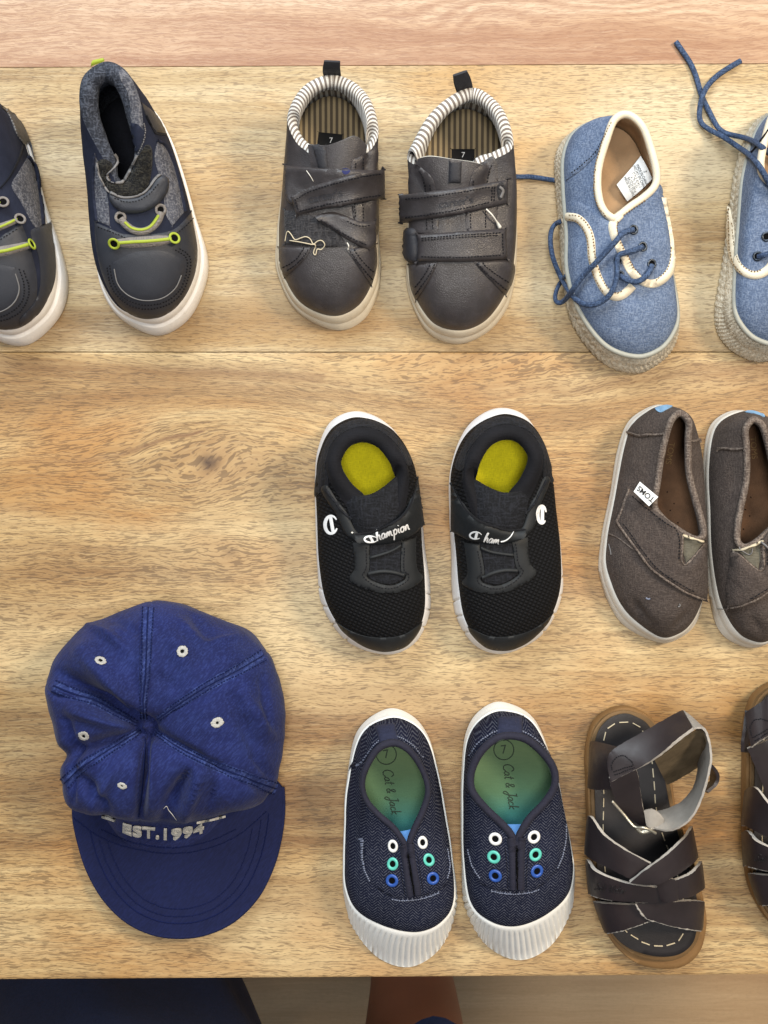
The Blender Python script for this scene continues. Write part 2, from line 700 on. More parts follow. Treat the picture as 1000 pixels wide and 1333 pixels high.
class NT:
    def __init__(self, name):
        self.m = bpy.data.materials.new(name)
        self.m.use_nodes = True
        self.t = self.m.node_tree
        self.b = self.t.nodes['Principled BSDF']
        MAT[name] = self.m

    def n(self, typ, ins=None, **kw):
        x = self.t.nodes.new(typ)
        for k, v in kw.items():
            setattr(x, k, v)
        for k, v in (ins or {}).items():
            s = x.inputs[k]
            if isinstance(v, bpy.types.NodeSocket):
                self.t.links.new(v, s)
            else:
                s.default_value = v
        return x

    def set(self, k, v):
        s = self.b.inputs[k]
        if isinstance(v, bpy.types.NodeSocket):
            self.t.links.new(v, s)
        else:
            s.default_value = v

    def co(self, kind='Object'):
        return self.n('ShaderNodeTexCoord').outputs[kind]

    def map(self, v, scale=(1, 1, 1), loc=(0, 0, 0), rot=(0, 0, 0)):
        return self.n('ShaderNodeMapping', {'Vector': v, 'Scale': scale, 'Location': loc, 'Rotation': rot}).outputs[0]

    def noise(self, v, scale, detail=2, rough=0.5, dist=0.0):
        return self.n('ShaderNodeTexNoise', {'Vector': v, 'Scale': scale, 'Detail': detail, 'Roughness': rough, 'Distortion': dist}).outputs['Fac']

    def math(self, op, a, b=0.0, clamp=False):
        return self.n('ShaderNodeMath', {0: a, 1: b}, operation=op, use_clamp=clamp).outputs[0]

    def ramp(self, f, stops, interp='LINEAR'):
        x = self.n('ShaderNodeValToRGB', {0: f})
        e = x.color_ramp.elements
        while len(e) < len(stops):
            e.new(0.5)
        for k, (p, c) in enumerate(stops):
            e[k].position = p
            e[k].color = c if hasattr(c, '__len__') else (c, c, c, 1)
        x.color_ramp.interpolation = interp
        return x.outputs[0]

    def mix(self, f, a, b, typ='MIX'):
        x = self.n('ShaderNodeMix', {0: f, 6: a, 7: b}, data_type='RGBA', blend_type=typ)
        return x.outputs[2]

    def wave(self, v, scale, dirn='X', dist=0.0, prof='SIN', det=1, ds=1.0):
        return self.n('ShaderNodeTexWave', {'Vector': v, 'Scale': scale, 'Distortion': dist, 'Detail': det, 'Detail Scale': ds},
                      bands_direction=dirn, wave_profile=prof).outputs['Fac']

    def bump(self, h, strength=0.3, dist=0.0005):
        x = self.n('ShaderNodeBump', {'Height': h, 'Strength': strength, 'Distance': dist})
        self.set('Normal', x.outputs[0])


def P(mm):
    """wave scale for a period in millimetres"""
    return 0.31416 / (mm * 0.001)


def fabric(name, col, rough=0.85, period=1.1, fleck=None, fleck_amt=0.35, var=0.25, bump=0.35, sheen=0.02, uvmap=False, twill=False, fade=None, ang=0.0, blotch=45):
    m = NT(name)
    v = m.co('UV' if uvmap else 'Object')
    if ang:
        v = m.map(v, rot=(0, 0, ang))
    k = 1000 / period
    vt = m.map(v, rot=(0, 0, 0.7)) if twill else v
    a = m.noise(m.map(vt, (k, k * 0.16, k * 0.5)), 1, 1)
    b = m.noise(m.map(vt, (k * 0.16, k, k * 0.5), (3, 5, 1)), 1, 1)
    w = m.ramp(m.math('MAXIMUM', a, b) if not twill else a, [(0.36, 0), (0.7, 1)])
    n1 = m.noise(v, 900, 2)
    n2 = m.noise(v, blotch, 3, 0.6)
    c = lin(*col)
    dk = tuple(x * (1 - var) for x in c[:3]) + (1,)
    lt = tuple(min(1, x * (1 + var)) for x in c[:3]) + (1,)
    base = m.mix(m.ramp(n2, [(0.3, 0.0), (0.7, 1.0)]), dk, lt)
    if fade:
        base = m.mix(m.ramp(m.noise(v, 30, 4, 0.65), [(0.45, 0), (0.75, 0.7)]), base, lin(*fade))
    th = m.mix(m.math('MULTIPLY', m.math('SUBTRACT', 1.0, w), 0.4), base, (c[0] * 0.35, c[1] * 0.35, c[2] * 0.35, 1))
    if fleck:
        fl = m.ramp(m.math('ADD', m.math('MULTIPLY', n1, 0.75), m.math('MULTIPLY', w, 0.25)), [(0.46, 0), (0.66, fleck_amt)])
        th = m.mix(fl, th, lin(*fleck))
    m.set('Base Color', th)
    m.set('Roughness', rough)
    m.set('Sheen Weight', sheen)
    m.set('Sheen Roughness', 0.5)
    m.set('Specular IOR Level', 0.25)
    h = m.math('ADD', m.math('MULTIPLY', w, 0.6), m.math('MULTIPLY', n1, 0.5))
    h = m.math('ADD', h, m.math('MULTIPLY', m.noise(v, 130, 3), 1.2))
    m.bump(h, bump, 0.0007)
    return m


def leather(name, col, rough=0.5, grain=700, bump=0.3, var=0.2, spec=0.4, hi=None, scuff=None):
    m = NT(name)
    v = m.co()
    vo = m.n('ShaderNodeTexVoronoi', {'Vector': v, 'Scale': grain}, feature='DISTANCE_TO_EDGE').outputs[0]
    n2 = m.noise(v, 55, 5, 0.65)
    c = lin(*col)
    base = m.mix(m.ramp(n2, [(0.3, 0), (0.7, 1)]), tuple(x * (1 - var) for x in c[:3]) + (1,), tuple(min(1, x * (1 + var)) for x in c[:3]) + (1,))
    if hi:
        base = m.mix(m.ramp(m.noise(v, 160, 4, 0.7), [(0.5, 0), (0.75, 0.5)]), base, lin(*hi))
    if scuff:
        base = m.mix(m.ramp(m.noise(v, 420, 5, 0.75), [(0.62, 0), (0.72, 0.6)]), base, lin(*scuff))
    m.set('Base Color', base)
    m.set('Roughness', m.math('ADD', rough - 0.1, m.math('MULTIPLY', m.noise(v, 240, 3), 0.2)))
    m.set('Specular IOR Level', spec)
    h = m.math('ADD', m.math('MULTIPLY', m.math('MINIMUM', vo, 0.25), 2.2), m.math('MULTIPLY', m.noise(v, 110, 4), 1.0))
    m.bump(h, bump, 0.0005)
    return m


def rubber(name, col, dirt=(150, 135, 115), amt=0.45, rough=0.55, tex=True):
    m = NT(name)
    v = m.co()
    c = lin(*col)
    n = m.noise(v, 60, 6, 0.7)
    n2 = m.noise(v, 420, 4, 0.7)
    d = m.math('MULTIPLY', m.ramp(n, [(0.42, 0), (0.72, 1)]), m.ramp(n2, [(0.35, 0.25), (0.7, 1)]))
    base = m.mix(m.math('MULTIPLY', d, amt), c, lin(*dirt))
    # scuff specks
    sp = m.ramp(m.noise(v, 900, 3, 0.8), [(0.70, 0), (0.74, 0.45)])
    base = m.mix(m.math('MULTIPLY', sp, m.ramp(n, [(0.45, 0), (0.6, 1)])), base, lin(90, 80, 72))
    m.set('Base Color', base)
    m.set('Roughness', rough)
    m.set('Specular IOR Level', 0.35)
    m.set('Subsurface Weight', 0.0)
    m.set('Subsurface Radius', (0.002, 0.0015, 0.001))
    h = m.math('ADD', m.math('MULTIPLY', m.noise(v, 1400, 2), 0.5), m.math('MULTIPLY', m.noise(v, 90, 3), 1.0))
    m.bump(h, 0.25, 0.0005)
    return m


def plain(name, col, rough=0.6, metal=0.0, spec=0.4, bump=0.15):
    m = NT(name)
    v = m.co()
    c = lin(*col)
    n = m.noise(v, 350, 3, 0.6)
    m.set('Base Color', m.mix(n, tuple(x * 0.82 for x in c[:3]) + (1,), tuple(min(1, x * 1.15) for x in c[:3]) + (1,)))
    m.set('Roughness', rough)
    m.set('Metallic', metal)
    m.set('Specular IOR Level', spec)
    m.bump(m.noise(v, 900, 2), bump, 0.0003)
    return m


# general
plain('hole', (8, 8, 9), 0.9, spec=0.1)
plain('thread_dark', (30, 30, 34), 0.9, spec=0.1)
plain('thread_grey', (120, 118, 118), 0.9, spec=0.1)
plain('thread_white', (222, 218, 208), 0.85, spec=0.1)
plain('thread_cream', (205, 192, 165), 0.85, spec=0.1)
plain('thread_tan', (120, 96, 66), 0.85, spec=0.1)
plain('thread_light', (118, 124, 142), 0.85, spec=0.1)
plain('print_white', (238, 238, 238), 0.6)
plain('print_black', (22, 22, 24), 0.7)
plain('label_white', (226, 228, 228), 0.8)
plain('label_black', (14, 14, 16), 0.8)
plain('neon', (152, 166, 50), 0.6)
plain('steel', (64, 70, 78), 0.32, metal=0.85)
plain('brass', (205, 198, 180), 0.35, metal=0.8)
plain('enamel_white', (228, 228, 226), 0.35, spec=0.5)
plain('enamel_teal', (92, 192, 176), 0.35, spec=0.5)
plain('ink', (30, 36, 84), 0.8)
plain('enamel_blue', (44, 82, 160), 0.35, spec=0.5)

# high tops
leather('ht_grey', (47, 49, 56), 0.5, grain=1500, bump=0.18, var=0.1)
leather('ht_suede', (40, 44, 59), 0.9, grain=2200, bump=0.3, var=0.22, spec=0.1)
fabric('ht_wool', (78, 80, 90), fleck=(150, 150, 154), fleck_amt=0.42, period=1.0, var=0.3, bump=0.5)
fabric('ht_mesh', (50, 54, 64), fleck=(108, 114, 128), fleck_amt=0.4, period=1.4, var=0.15, bump=0.9)
fabric('ht_dark', (13, 16, 26), period=0.9, bump=0.4)
fabric('ht_velcro', (16, 16, 18), fleck=(96, 92, 78), fleck_amt=0.22, period=0.8, bump=1.0, sheen=0.1)
rubber('ht_sole', (238, 235, 231), amt=0.3)
fabric('ht_elastic', (132, 126, 122), period=1.2, bump=0.8, var=.1)
# double strap
leather('ds_leather', (55, 51, 52), 0.40, grain=900, bump=0.3, var=0.2, hi=(72, 69, 73), spec=0.55)
leather('ds_dark', (42, 42, 47), 0.6, grain=900, bump=0.35, var=0.15)
fabric('ds_velcro', (42, 41, 44), fleck=(92, 90, 90), fleck_amt=0.25, period=1.2, bump=1.0, var=.3, sheen=.1)
rubber('ds_sole', (214, 204, 184), amt=0.4)
m = NT('ds_stripe_lining')
v = m.co('UV')
st = m.ramp(m.wave(m.map(v, (1, 0, 0)), P(3.9), 'X', 0.0, det=0), [(0.42, 0), (0.58, 1)])
m.set('Base Color', m.mix(st, lin(220, 218, 212), lin(122, 113, 106)))
m.set('Roughness', 0.9)
m.bump(m.noise(v, 1200, 2), 0.4, 0.0004)
m = NT('ds_stripe_insole')
v = m.co()
st = m.ramp(m.wave(v, P(3.5), 'X', 0.12, det=1), [(0.42, 0), (0.58, 1)])
m.set('Base Color', m.mix(st, lin(150, 134, 104), lin(82, 72, 58)))
m.set('Roughness', 0.9)
m.bump(m.noise(v, 1200, 2), 0.4, 0.0004)
# chambray
fabric('cb_cloth', (92, 108, 136), fleck=(172, 184, 202), fleck_amt=0.24, period=0.62, var=0.14, bump=0.4, fade=(108, 128, 160))
leather('cb_piping', (226, 214, 190), 0.6, grain=1200, bump=0.2, var=0.06)
plain('cb_welt', (160, 160, 150), 0.5)
fabric('cb_rope', (196, 186, 166), fleck=(232, 226, 210), fleck_amt=0.5, period=1.3, var=0.28, bump=0.9)
leather('cb_inside', (164, 134, 102), 0.8, grain=1800, bump=0.2, var=0.14, spec=0.2)
fabric('cb_lace', (54, 70, 98), period=0.8, var=0.15, bump=0.7, fleck=(110, 134, 172), fleck_amt=0.3)
# black runners
m = NT('bk_mesh')
v = m.map(m.co(), rot=(0, 0, 0.42))
a = m.wave(v, P(2.6), 'X', 0.5, det=1)
b = m.wave(v, P(2.2), 'Y', 0.5, det=1)
w = m.math('MULTIPLY', m.math('POWER', a, 0.6), m.math('POWER', b, 0.6))
m.set('Base Color', m.mix(w, lin(9, 9, 10), lin(24, 24, 27)))
m.set('Roughness', 0.85)
m.set('Specular IOR Level', 0.2)
m.bump(m.math('ADD', w, m.math('MULTIPLY', m.noise(v, 1300, 2), 0.3)), 0.8, 0.0009)
fabric('bk_knit', (20, 21, 25), period=1.5, bump=0.7, fleck=(44, 46, 54), fleck_amt=0.4)
fabric('bk_lining', (19, 19, 24), period=0.8, bump=0.3)
leather('bk_overlay', (29, 31, 33), 0.62, grain=1800, bump=0.15, var=0.08)
rubber('bk_sole', (236, 236, 238), amt=0.3)
fabric('bk_insole', (232, 220, 30), period=0.5, bump=0.3, var=0.1)
# brown slip ons
fabric('tm_canvas', (72, 63, 59), fleck=(140, 128, 118), fleck_amt=0.12, period=0.6, var=0.16, bump=0.6, fade=(76, 66, 60))
fabric('tm_hem', (96, 84, 77), fleck=(160, 148, 136), fleck_amt=0.4, period=1.15, var=0.16, bump=0.7)
rubber('tm_sole', (212, 208, 200), amt=0.5)
leather('tm_insole', (86, 61, 42), 0.75, grain=900, bump=0.2, var=0.3, spec=0.2)
fabric('tm_elastic', (104, 100, 88), period=0.9, bump=0.4)
plain('tm_blue', (128, 168, 204), 0.7)
# canvas slip ons
m = NT('dn_cloth')
v = m.co()
zig = m.math('MULTIPLY', m.math('ABSOLUTE', m.math('SUBTRACT', m.math('FRACT', m.math('MULTIPLY', m.n('ShaderNodeSeparateXYZ', {0: v}).outputs[0], 140)), 0.5)), 0.007)
y = m.math('ADD', m.n('ShaderNodeSeparateXYZ', {0: v}).outputs[1], zig)
vv = m.n('ShaderNodeCombineXYZ', {0: m.n('ShaderNodeSeparateXYZ', {0: v}).outputs[0], 1: y, 2: m.n('ShaderNodeSeparateXYZ', {0: v}).outputs[2]}).outputs[0]
wv = m.wave(vv, P(1.9), 'Y', 0.5, det=1)
n1 = m.noise(v, 1000, 3, 0.7)
fl = m.math('MULTIPLY', m.ramp(wv, [(0.5, 0), (0.9, 1)]), m.ramp(n1, [(0.40, 0.02), (0.64, 0.25)]))
m.set('Base Color', m.mix(fl, m.mix(m.noise(v, 60, 3), lin(12, 16, 34), lin(20, 25, 48)), lin(168, 172, 184)))
m.set('Roughness', 0.9)
m.set('Specular IOR Level', 0.15)
m.bump(m.math('ADD', wv, n1), 0.4, 0.0003)
plain('print_faint', (44, 58, 46), 0.8)
fabric('dn_binding', (40, 40, 54), period=0.7, bump=0.25, var=0.1)
fabric('dn_tab', (40, 44, 66), period=0.8, bump=0.3, var=0.1)
rubber('dn_sole', (240, 240, 236), amt=0.2)
m = NT('dn_insole')
v = m.co()
yy = m.n('ShaderNodeSeparateXYZ', {0: v}).outputs[1]
g_ = m.math('ADD', m.math('MULTIPLY', m.math('SUBTRACT', 0.050, yy), 11.0), m.math('MULTIPLY', m.noise(v, 40, 3), 0.12))
m.set('Base Color', m.mix(m.math('MULTIPLY', m.noise(m.map(v, (120, 900, 1)), 1, 2), 0.35),
                          m.ramp(g_, [(0.0, lin(100, 122, 84)), (0.28, lin(84, 120, 88)), (0.44, lin(48, 118, 112)), (0.56, lin(24, 100, 118))]), lin(60, 90, 70)))
m.set('Roughness', 0.85)
m.bump(m.noise(v, 1200, 2), 0.3, 0.0004)
fabric('dn_lining', (92, 122, 92), period=.9, var=.15, bump=.3)
plain('dn_blue', (96, 150, 214), 0.7)
# sandals
leather('sd_leather', (44, 37, 38), 0.42, grain=1500, bump=0.12, var=0.14, spec=0.45)
leather('sd_foot', (38, 35, 36), 0.5, grain=1200, bump=0.2, var=0.25, spec=0.35)
leather('sd_raw', (178, 172, 164), 0.9, grain=2000, bump=0.6, var=0.2, spec=0.1)
leather('sd_suede', (112, 98, 78), 0.95, grain=2400, bump=0.8, var=0.4, spec=0.05, scuff=(60, 52, 42))
leather('sd_pale', (164, 158, 150), 0.9, grain=2400, bump=0.7, var=0.18, spec=0.1)
leather('sd_sole', (132, 100, 62), 0.6, grain=1500, bump=0.3, var=0.16, spec=0.3)
leather('sd_welt', (118, 92, 60), 0.6, grain=1500, bump=0.3, var=0.2, spec=0.3)
# cap
fabric('cap_twill', (22, 32, 85), period=0.8, twill=True, var=0.22, bump=0.4, fleck=(58, 74, 130), fleck_amt=0.2, fade=(36, 50, 106), sheen=0.06)
fabric('cap_brim', (21, 29, 70), period=0.8, twill=True, var=0.1, bump=0.3, sheen=0.03)
fabric('cap_seam', (36, 49, 102), period=1.6, twill=True, var=0.35, bump=0.7, fleck=(80, 98, 152), fleck_amt=0.35)
plain('cap_thread', (19, 27, 66), 0.9, spec=0.1)
plain('cap_edge', (104, 84, 88), 0.9, spec=0.1)
fabric('cap_white', (182, 180, 174), period=0.7, bump=0.6, var=0.08)
# person
m = NT('skin')
v = m.co()
m.set('Base Color', m.mix(m.noise(v, 25, 4, 0.6), lin(122, 80, 64), lin(140, 94, 76)))
m.set('Roughness', 0.55)
m.set('Subsurface Weight', 0.15)
m.set('Subsurface Radius', (0.01, 0.004, 0.002))
m.bump(m.noise(v, 500, 3), 0.15, 0.0005)
fabric('shorts_cloth', (26, 38, 70), period=1.2, var=0.2, bump=0.3, blotch=8)
fabric('shirt_cloth', (22, 23, 28), period=1.2, var=0.2, bump=0.3, blotch=8)


def wood(name, light, mid, dark, pore, off, warp=0.006, knots=(), pore_amt=1.0, fig=0.35, figw=0.02, figf=190, blotch=None, rough=0.40, seed=0.0, streaks=(), pale=None):
    m = NT(name)
    co = m.map(m.co(), loc=off)
    sx = m.n('ShaderNodeSeparateXYZ', {0: co})
    x, y = sx.outputs[0], sx.outputs[1]
    kd = halo = None
    for (kx, ky, s, amt, core) in knots:
        kx, ky = kx + off[0], ky + off[1]
        dx = m.math('MULTIPLY', m.math('SUBTRACT', x, kx), 0.42 / s)
        dy = m.math('MULTIPLY', m.math('SUBTRACT', y, ky), 1.0 / s)
        r2 = m.math('ADD', m.math('MULTIPLY', dx, dx), m.math('MULTIPLY', dy, dy))
        e = m.math('EXPONENT', m.math('MULTIPLY', r2, -1.0), 0)
        y = m.math('SUBTRACT', y, m.math('MULTIPLY', m.math('MULTIPLY', m.math('SUBTRACT', y, ky), e), amt))
        dx2 = m.math('MULTIPLY', dx, 2.0)
        rk = m.math('ADD', m.math('MULTIPLY', dx2, dx2), m.math('MULTIPLY', dy, dy))
        rk = m.math('ADD', rk, m.math('MULTIPLY', m.math('SUBTRACT', m.noise(co, 260, 3), 0.5), 0.02))
        t = m.math('MULTIPLY', m.math('EXPONENT', m.math('MULTIPLY', rk, -55.0), 0), core)
        h = m.math('MULTIPLY', m.math('EXPONENT', m.math('MULTIPLY', rk, -3.0), 0), 0.35 + 0.4 * core)
        kd = t if kd is None else m.math('MAXIMUM', kd, t)
        halo = h if halo is None else m.math('MAXIMUM', halo, h)
    base = m.n('ShaderNodeCombineXYZ', {0: x, 1: y, 2: seed}).outputs[0]
    w1 = m.noise(m.map(base, (4, 13, 1)), 1, 3, 0.5)
    w2 = m.noise(m.map(base, (28, 60, 1), (3, 1, 0)), 1, 2, 0.5)
    y2 = m.math('ADD', y, m.math('ADD', m.math('MULTIPLY', m.math('SUBTRACT', w1, 0.5), warp * 4), m.math('MULTIPLY', m.math('SUBTRACT', w2, 0.5), warp * 0.8)))
    g = m.n('ShaderNodeCombineXYZ', {0: x, 1: y2, 2: seed}).outputs[0]
    broad = m.noise(m.map(g, (1.3, 26, 1)), 1, 6, 0.66)
    fine = m.noise(m.map(g, (18, 480, 1)), 1, 5, 0.7)
    col = m.ramp(broad, [(0.34, lin(*dark)), (0.47, lin(*mid)), (0.60, lin(*light))])
    # cathedral figure: growth lines as level lines of a slow field
    fw = m.noise(m.map(base, (2.6, 5.5, 1), (11, 3, 0)), 1, 3, 0.5)
    fy = m.math('ADD', y2, m.math('MULTIPLY', fw, figw * 6))
    fl = m.math('MULTIPLY', m.math('ADD', m.math('SINE', m.math('MULTIPLY', fy, figf * 6.283)), 1.0), 0.5)
    fl = m.math('MULTIPLY', m.ramp(fl, [(0.25, 0), (1.0, 1)]), m.ramp(m.noise(m.map(base, (6, 14, 1), (1, 9, 0)), 1, 2), [(0.35, 0.15), (0.65, 1)]))
    col = m.mix(m.math('MULTIPLY', fl, fig), col, lin(*dark))
    col = m.mix(m.math('MULTIPLY', m.ramp(fine, [(0.38, 0), (0.72, 1)]), 0.55), col, lin(*dark))
    col = m.mix(m.math('MULTIPLY', m.ramp(m.noise(m.map(g, (30, 700, 1), (7, 3, 0)), 1, 3, 0.7), [(0.5, 0), (0.75, 1)]), 0.45), col, lin(*light))
    if blotch:
        blt = m.noise(m.map(base, (7, 15, 1), (9, 4, 0)), 1, 3, 0.55)
        col = m.mix(m.math('MULTIPLY', m.ramp(blt, [(0.48, 0), (0.66, 1)]), 0.7), col, lin(*blotch))
    if pale:
        pl_ = m.noise(m.map(base, (3.4, 9, 1), (21, 8, 0)), 1, 3, 0.5)
        col = m.mix(m.math('MULTIPLY', m.ramp(pl_, [(0.48, 0), (0.68, 1)]), 0.6), col, lin(*pale))
        dk_ = m.noise(m.map(base, (2.6, 17, 1), (5, 31, 0)), 1, 4, 0.55)
        col = m.mix(m.math('MULTIPLY', m.ramp(dk_, [(0.50, 0), (0.68, 1)]), 0.62), col, lin(*dark))
    if halo is not None:
        col = m.mix(m.math('MULTIPLY', halo, 0.6), col, lin(148, 112, 72))
    # open pores: short dark dashes that follow the grain, thicker in places
    dens = m.ramp(m.noise(m.map(base, (4, 18, 1), (2, 7, 0)), 1, 3, 0.55), [(0.3, 0.0), (0.7, 1.0)])
    gp = m.n('ShaderNodeCombineXYZ', {0: x, 1: m.math('ADD', y2, m.math('MULTIPLY', m.noise(m.map(base, (60, 60, 1)), 1, 1), 0.003)), 2: seed}).outputs[0]
    p1 = m.noise(m.map(gp, (120, 1400, 1)), 1, 1, 0.5)
    p2 = m.noise(m.map(gp, (210, 1900, 1), (5, 2, 0)), 1, 1, 0.5)
    thr = m.math('SUBTRACT', p1, m.math('MULTIPLY', m.math('SUBTRACT', 1.0, dens), 0.09))
    pr = m.ramp(thr, [(0.53, 0), (0.57, 1)])
    pr2 = m.ramp(m.math('SUBTRACT', p2, m.math('MULTIPLY', m.math('SUBTRACT', 1.0, dens), 0.04)), [(0.57, 0), (0.65, 0.9)])
    pa = m.math('MAXIMUM', pr, pr2)
    col = m.mix(m.math('MULTIPLY', pa, 0.78 * pore_amt), col, lin(*pore))
    for (sx0, sx1, sy, wd, am) in streaks:
        mk = m.math('MULTIPLY', m.n('ShaderNodeMapRange', {0: x, 1: sx0 + off[0], 2: sx1 + off[0]}).outputs[0], m.n('ShaderNodeMapRange', {0: x, 1: sx1 + off[0] + 0.003, 2: sx1 + off[0]}).outputs[0])
        dy = m.math('DIVIDE', m.math('SUBTRACT', m.math('ADD', y2, m.math('MULTIPLY', m.noise(m.map(co, (40, 200, 1)), 1, 3), 0.004)), sy + off[1] + 0.002), wd)
        sk = m.math('MULTIPLY', m.math('EXPONENT', m.math('MULTIPLY', m.math('MULTIPLY', dy, dy), -1.0), 0), m.math('MULTIPLY', mk, am))
        col = m.mix(sk, col, lin(110, 76, 48))
    if kd is not None:
        col = m.mix(m.math('MULTIPLY', m.math('POWER', kd, 0.6), 0.9), col, lin(58, 36, 24))
    m.set('Base Color', col)
    m.set('Roughness', m.math('ADD', rough, m.math('MULTIPLY', fine, 0.2)))
    m.set('Specular IOR Level', 0.45)
    h = m.math('SUBTRACT', m.math('MULTIPLY', fine, 0.35), pa)
    m.bump(h, 0.25, 0.0004)
    return m


kn = lambda px, py: ((px - 500) * S, (666.5 - py) * S)
wood('plank_pink', (196, 170, 143), (182, 150, 120), (152, 113, 85), (130, 90, 68), (0.3, 0.0, 0), 0.007, pore_amt=0.55, fig=0.6, figw=0.05, figf=120, seed=1.3)
wood('plank_pale', (202, 184, 148), (180, 156, 114), (140, 111, 72), (78, 55, 34), (1.7, 0.4, 0), 0.004, pore_amt=0.62, blotch=(174, 134, 78), pale=(208, 196, 168), seed=2.1)
wood('plank_knot', (206, 180, 132), (182, 150, 101), (132, 98, 59), (62, 40, 24), (4.1, 0.8, 0), 0.006,
     knots=[kn(272, 602) + (0.030, 0.85, 1.0), kn(300, 717) + (0.020, 0.6, 0.25), kn(640, 455) + (0.045, 0.7, 0.0), kn(345, 510) + (0.045, -0.6, 0.0)], pore_amt=0.68, fig=0.4, blotch=(164, 114, 56), pale=(206, 186, 146), seed=3.7,
     streaks=[(kn(-60, 0)[0], kn(262, 0)[0], kn(0, 604)[1], 0.0011, 0.85), (kn(150, 0)[0], kn(1200, 0)[0], kn(0, 482)[1], 0.0085, 0.6), (kn(-400, 0)[0], kn(420, 0)[0], kn(0, 470)[1], 0.004, 0.4)])
wood('plank_honey', (196, 164, 112), (178, 140, 88), (140, 102, 58), (70, 46, 28), (7.7, 1.6, 0), 0.004, pore_amt=0.8, blotch=(166, 120, 64), seed=4.4)
wood('floor_wood', (226, 194, 152), (214, 180, 138), (194, 158, 118), (170, 138, 104), (2.2, 5.0, 0), 0.003, pore_amt=0.3, fig=0.2)

# ------------------------------------------------------------------ floor and table
def box_mesh(name, x0, x1, y0, y1, z0, z1, bev=0.002, slope=(0, 0)):
    """box whose two long (y) faces may run slightly out of square; slope = dy per metre of x for (y0, y1) faces"""
    bm = bmesh.new()
    vs = []
    for z in (z0, z1):
        for x, y, s in ((x0, y0, slope[0]), (x1, y0, slope[0]), (x1, y1, slope[1]), (x0, y1, slope[1])):
            vs.append(bm.verts.new((x, y + s * x, z)))
    for q in ((3, 2, 1, 0), (4, 5, 6, 7), (0, 1, 5, 4), (1, 2, 6, 5), (2, 3, 7, 6), (3, 0, 4, 7)):
        bm.faces.new([vs[i] for i in q])
    if bev:
        bmesh.ops.bevel(bm, geom=list(bm.edges), offset=bev, segments=2, affect='EDGES', profile=0.6)
    me = bpy.data.meshes.new(name)
    bm.to_mesh(me)
    bm.free()
    return me


def put(name, me, mat, parent=None, loc=(0, 0, 0)):
    o = bpy.data.objects.new(name, me)
    COL.objects.link(o)
    o.location = loc
    me.materials.append(MAT[mat])
    o.parent = parent
    return o


FLOOR_Z = -0.74
fl = put('floor', box_mesh('floor', -3, 3, -3, 3, FLOOR_Z - 0.05, FLOOR_Z, 0), 'floor_wood')
fl['kind'] = 'structure'

tb = bpy.data.objects.new('table', None)
COL.objects.link(tb)
tb.location = (0, 0, FLOOR_Z)
tb['label'] = 'wooden table of wide light grained planks under the shoes and cap'
tb['category'] = 'table'
yy_ = lambda py: (666.5 - py) * S
seams = [1272.5, 458, 85, -420]
slo = [0.0065, 0.0, 0.005, 0.0]
for k, mt in enumerate(('plank_knot', 'plank_pale', 'plank_pink')):
    put('plank', box_mesh('plank', -0.62, 0.62, yy_(seams[k]) + 0.00012, yy_(seams[k + 1]) - 0.00012, -0.032, -0.0001 - 0.00012 * (k % 2),
                          0.0014 if k == 0 else 0.0004, (slo[k], slo[k + 1])), mt, tb, (0, 0, -FLOOR_Z))
for sx in (-1, 1):
    for y in (yy_(1272) + 0.06, yy_(-420) - 0.06):
        put('leg', box_mesh('leg', sx * 0.56 - 0.03, sx * 0.56 + 0.03, y - 0.03, y + 0.03, FLOOR_Z, -0.0322, 0.003), 'plank_honey', tb, (0, 0, -FLOOR_Z))
put('apron', box_mesh('apron', -0.528, 0.528, yy_(1272) + 0.05, yy_(1272) + 0.07, -0.11, -0.0324, 0.002), 'plank_honey', tb, (0, 0, -FLOOR_Z))
put('apron', box_mesh('apron', -0.528, 0.528, yy_(-420) - 0.07, yy_(-420) - 0.05, -0.11, -0.0324, 0.002), 'plank_honey', tb, (0, 0, -FLOOR_Z))


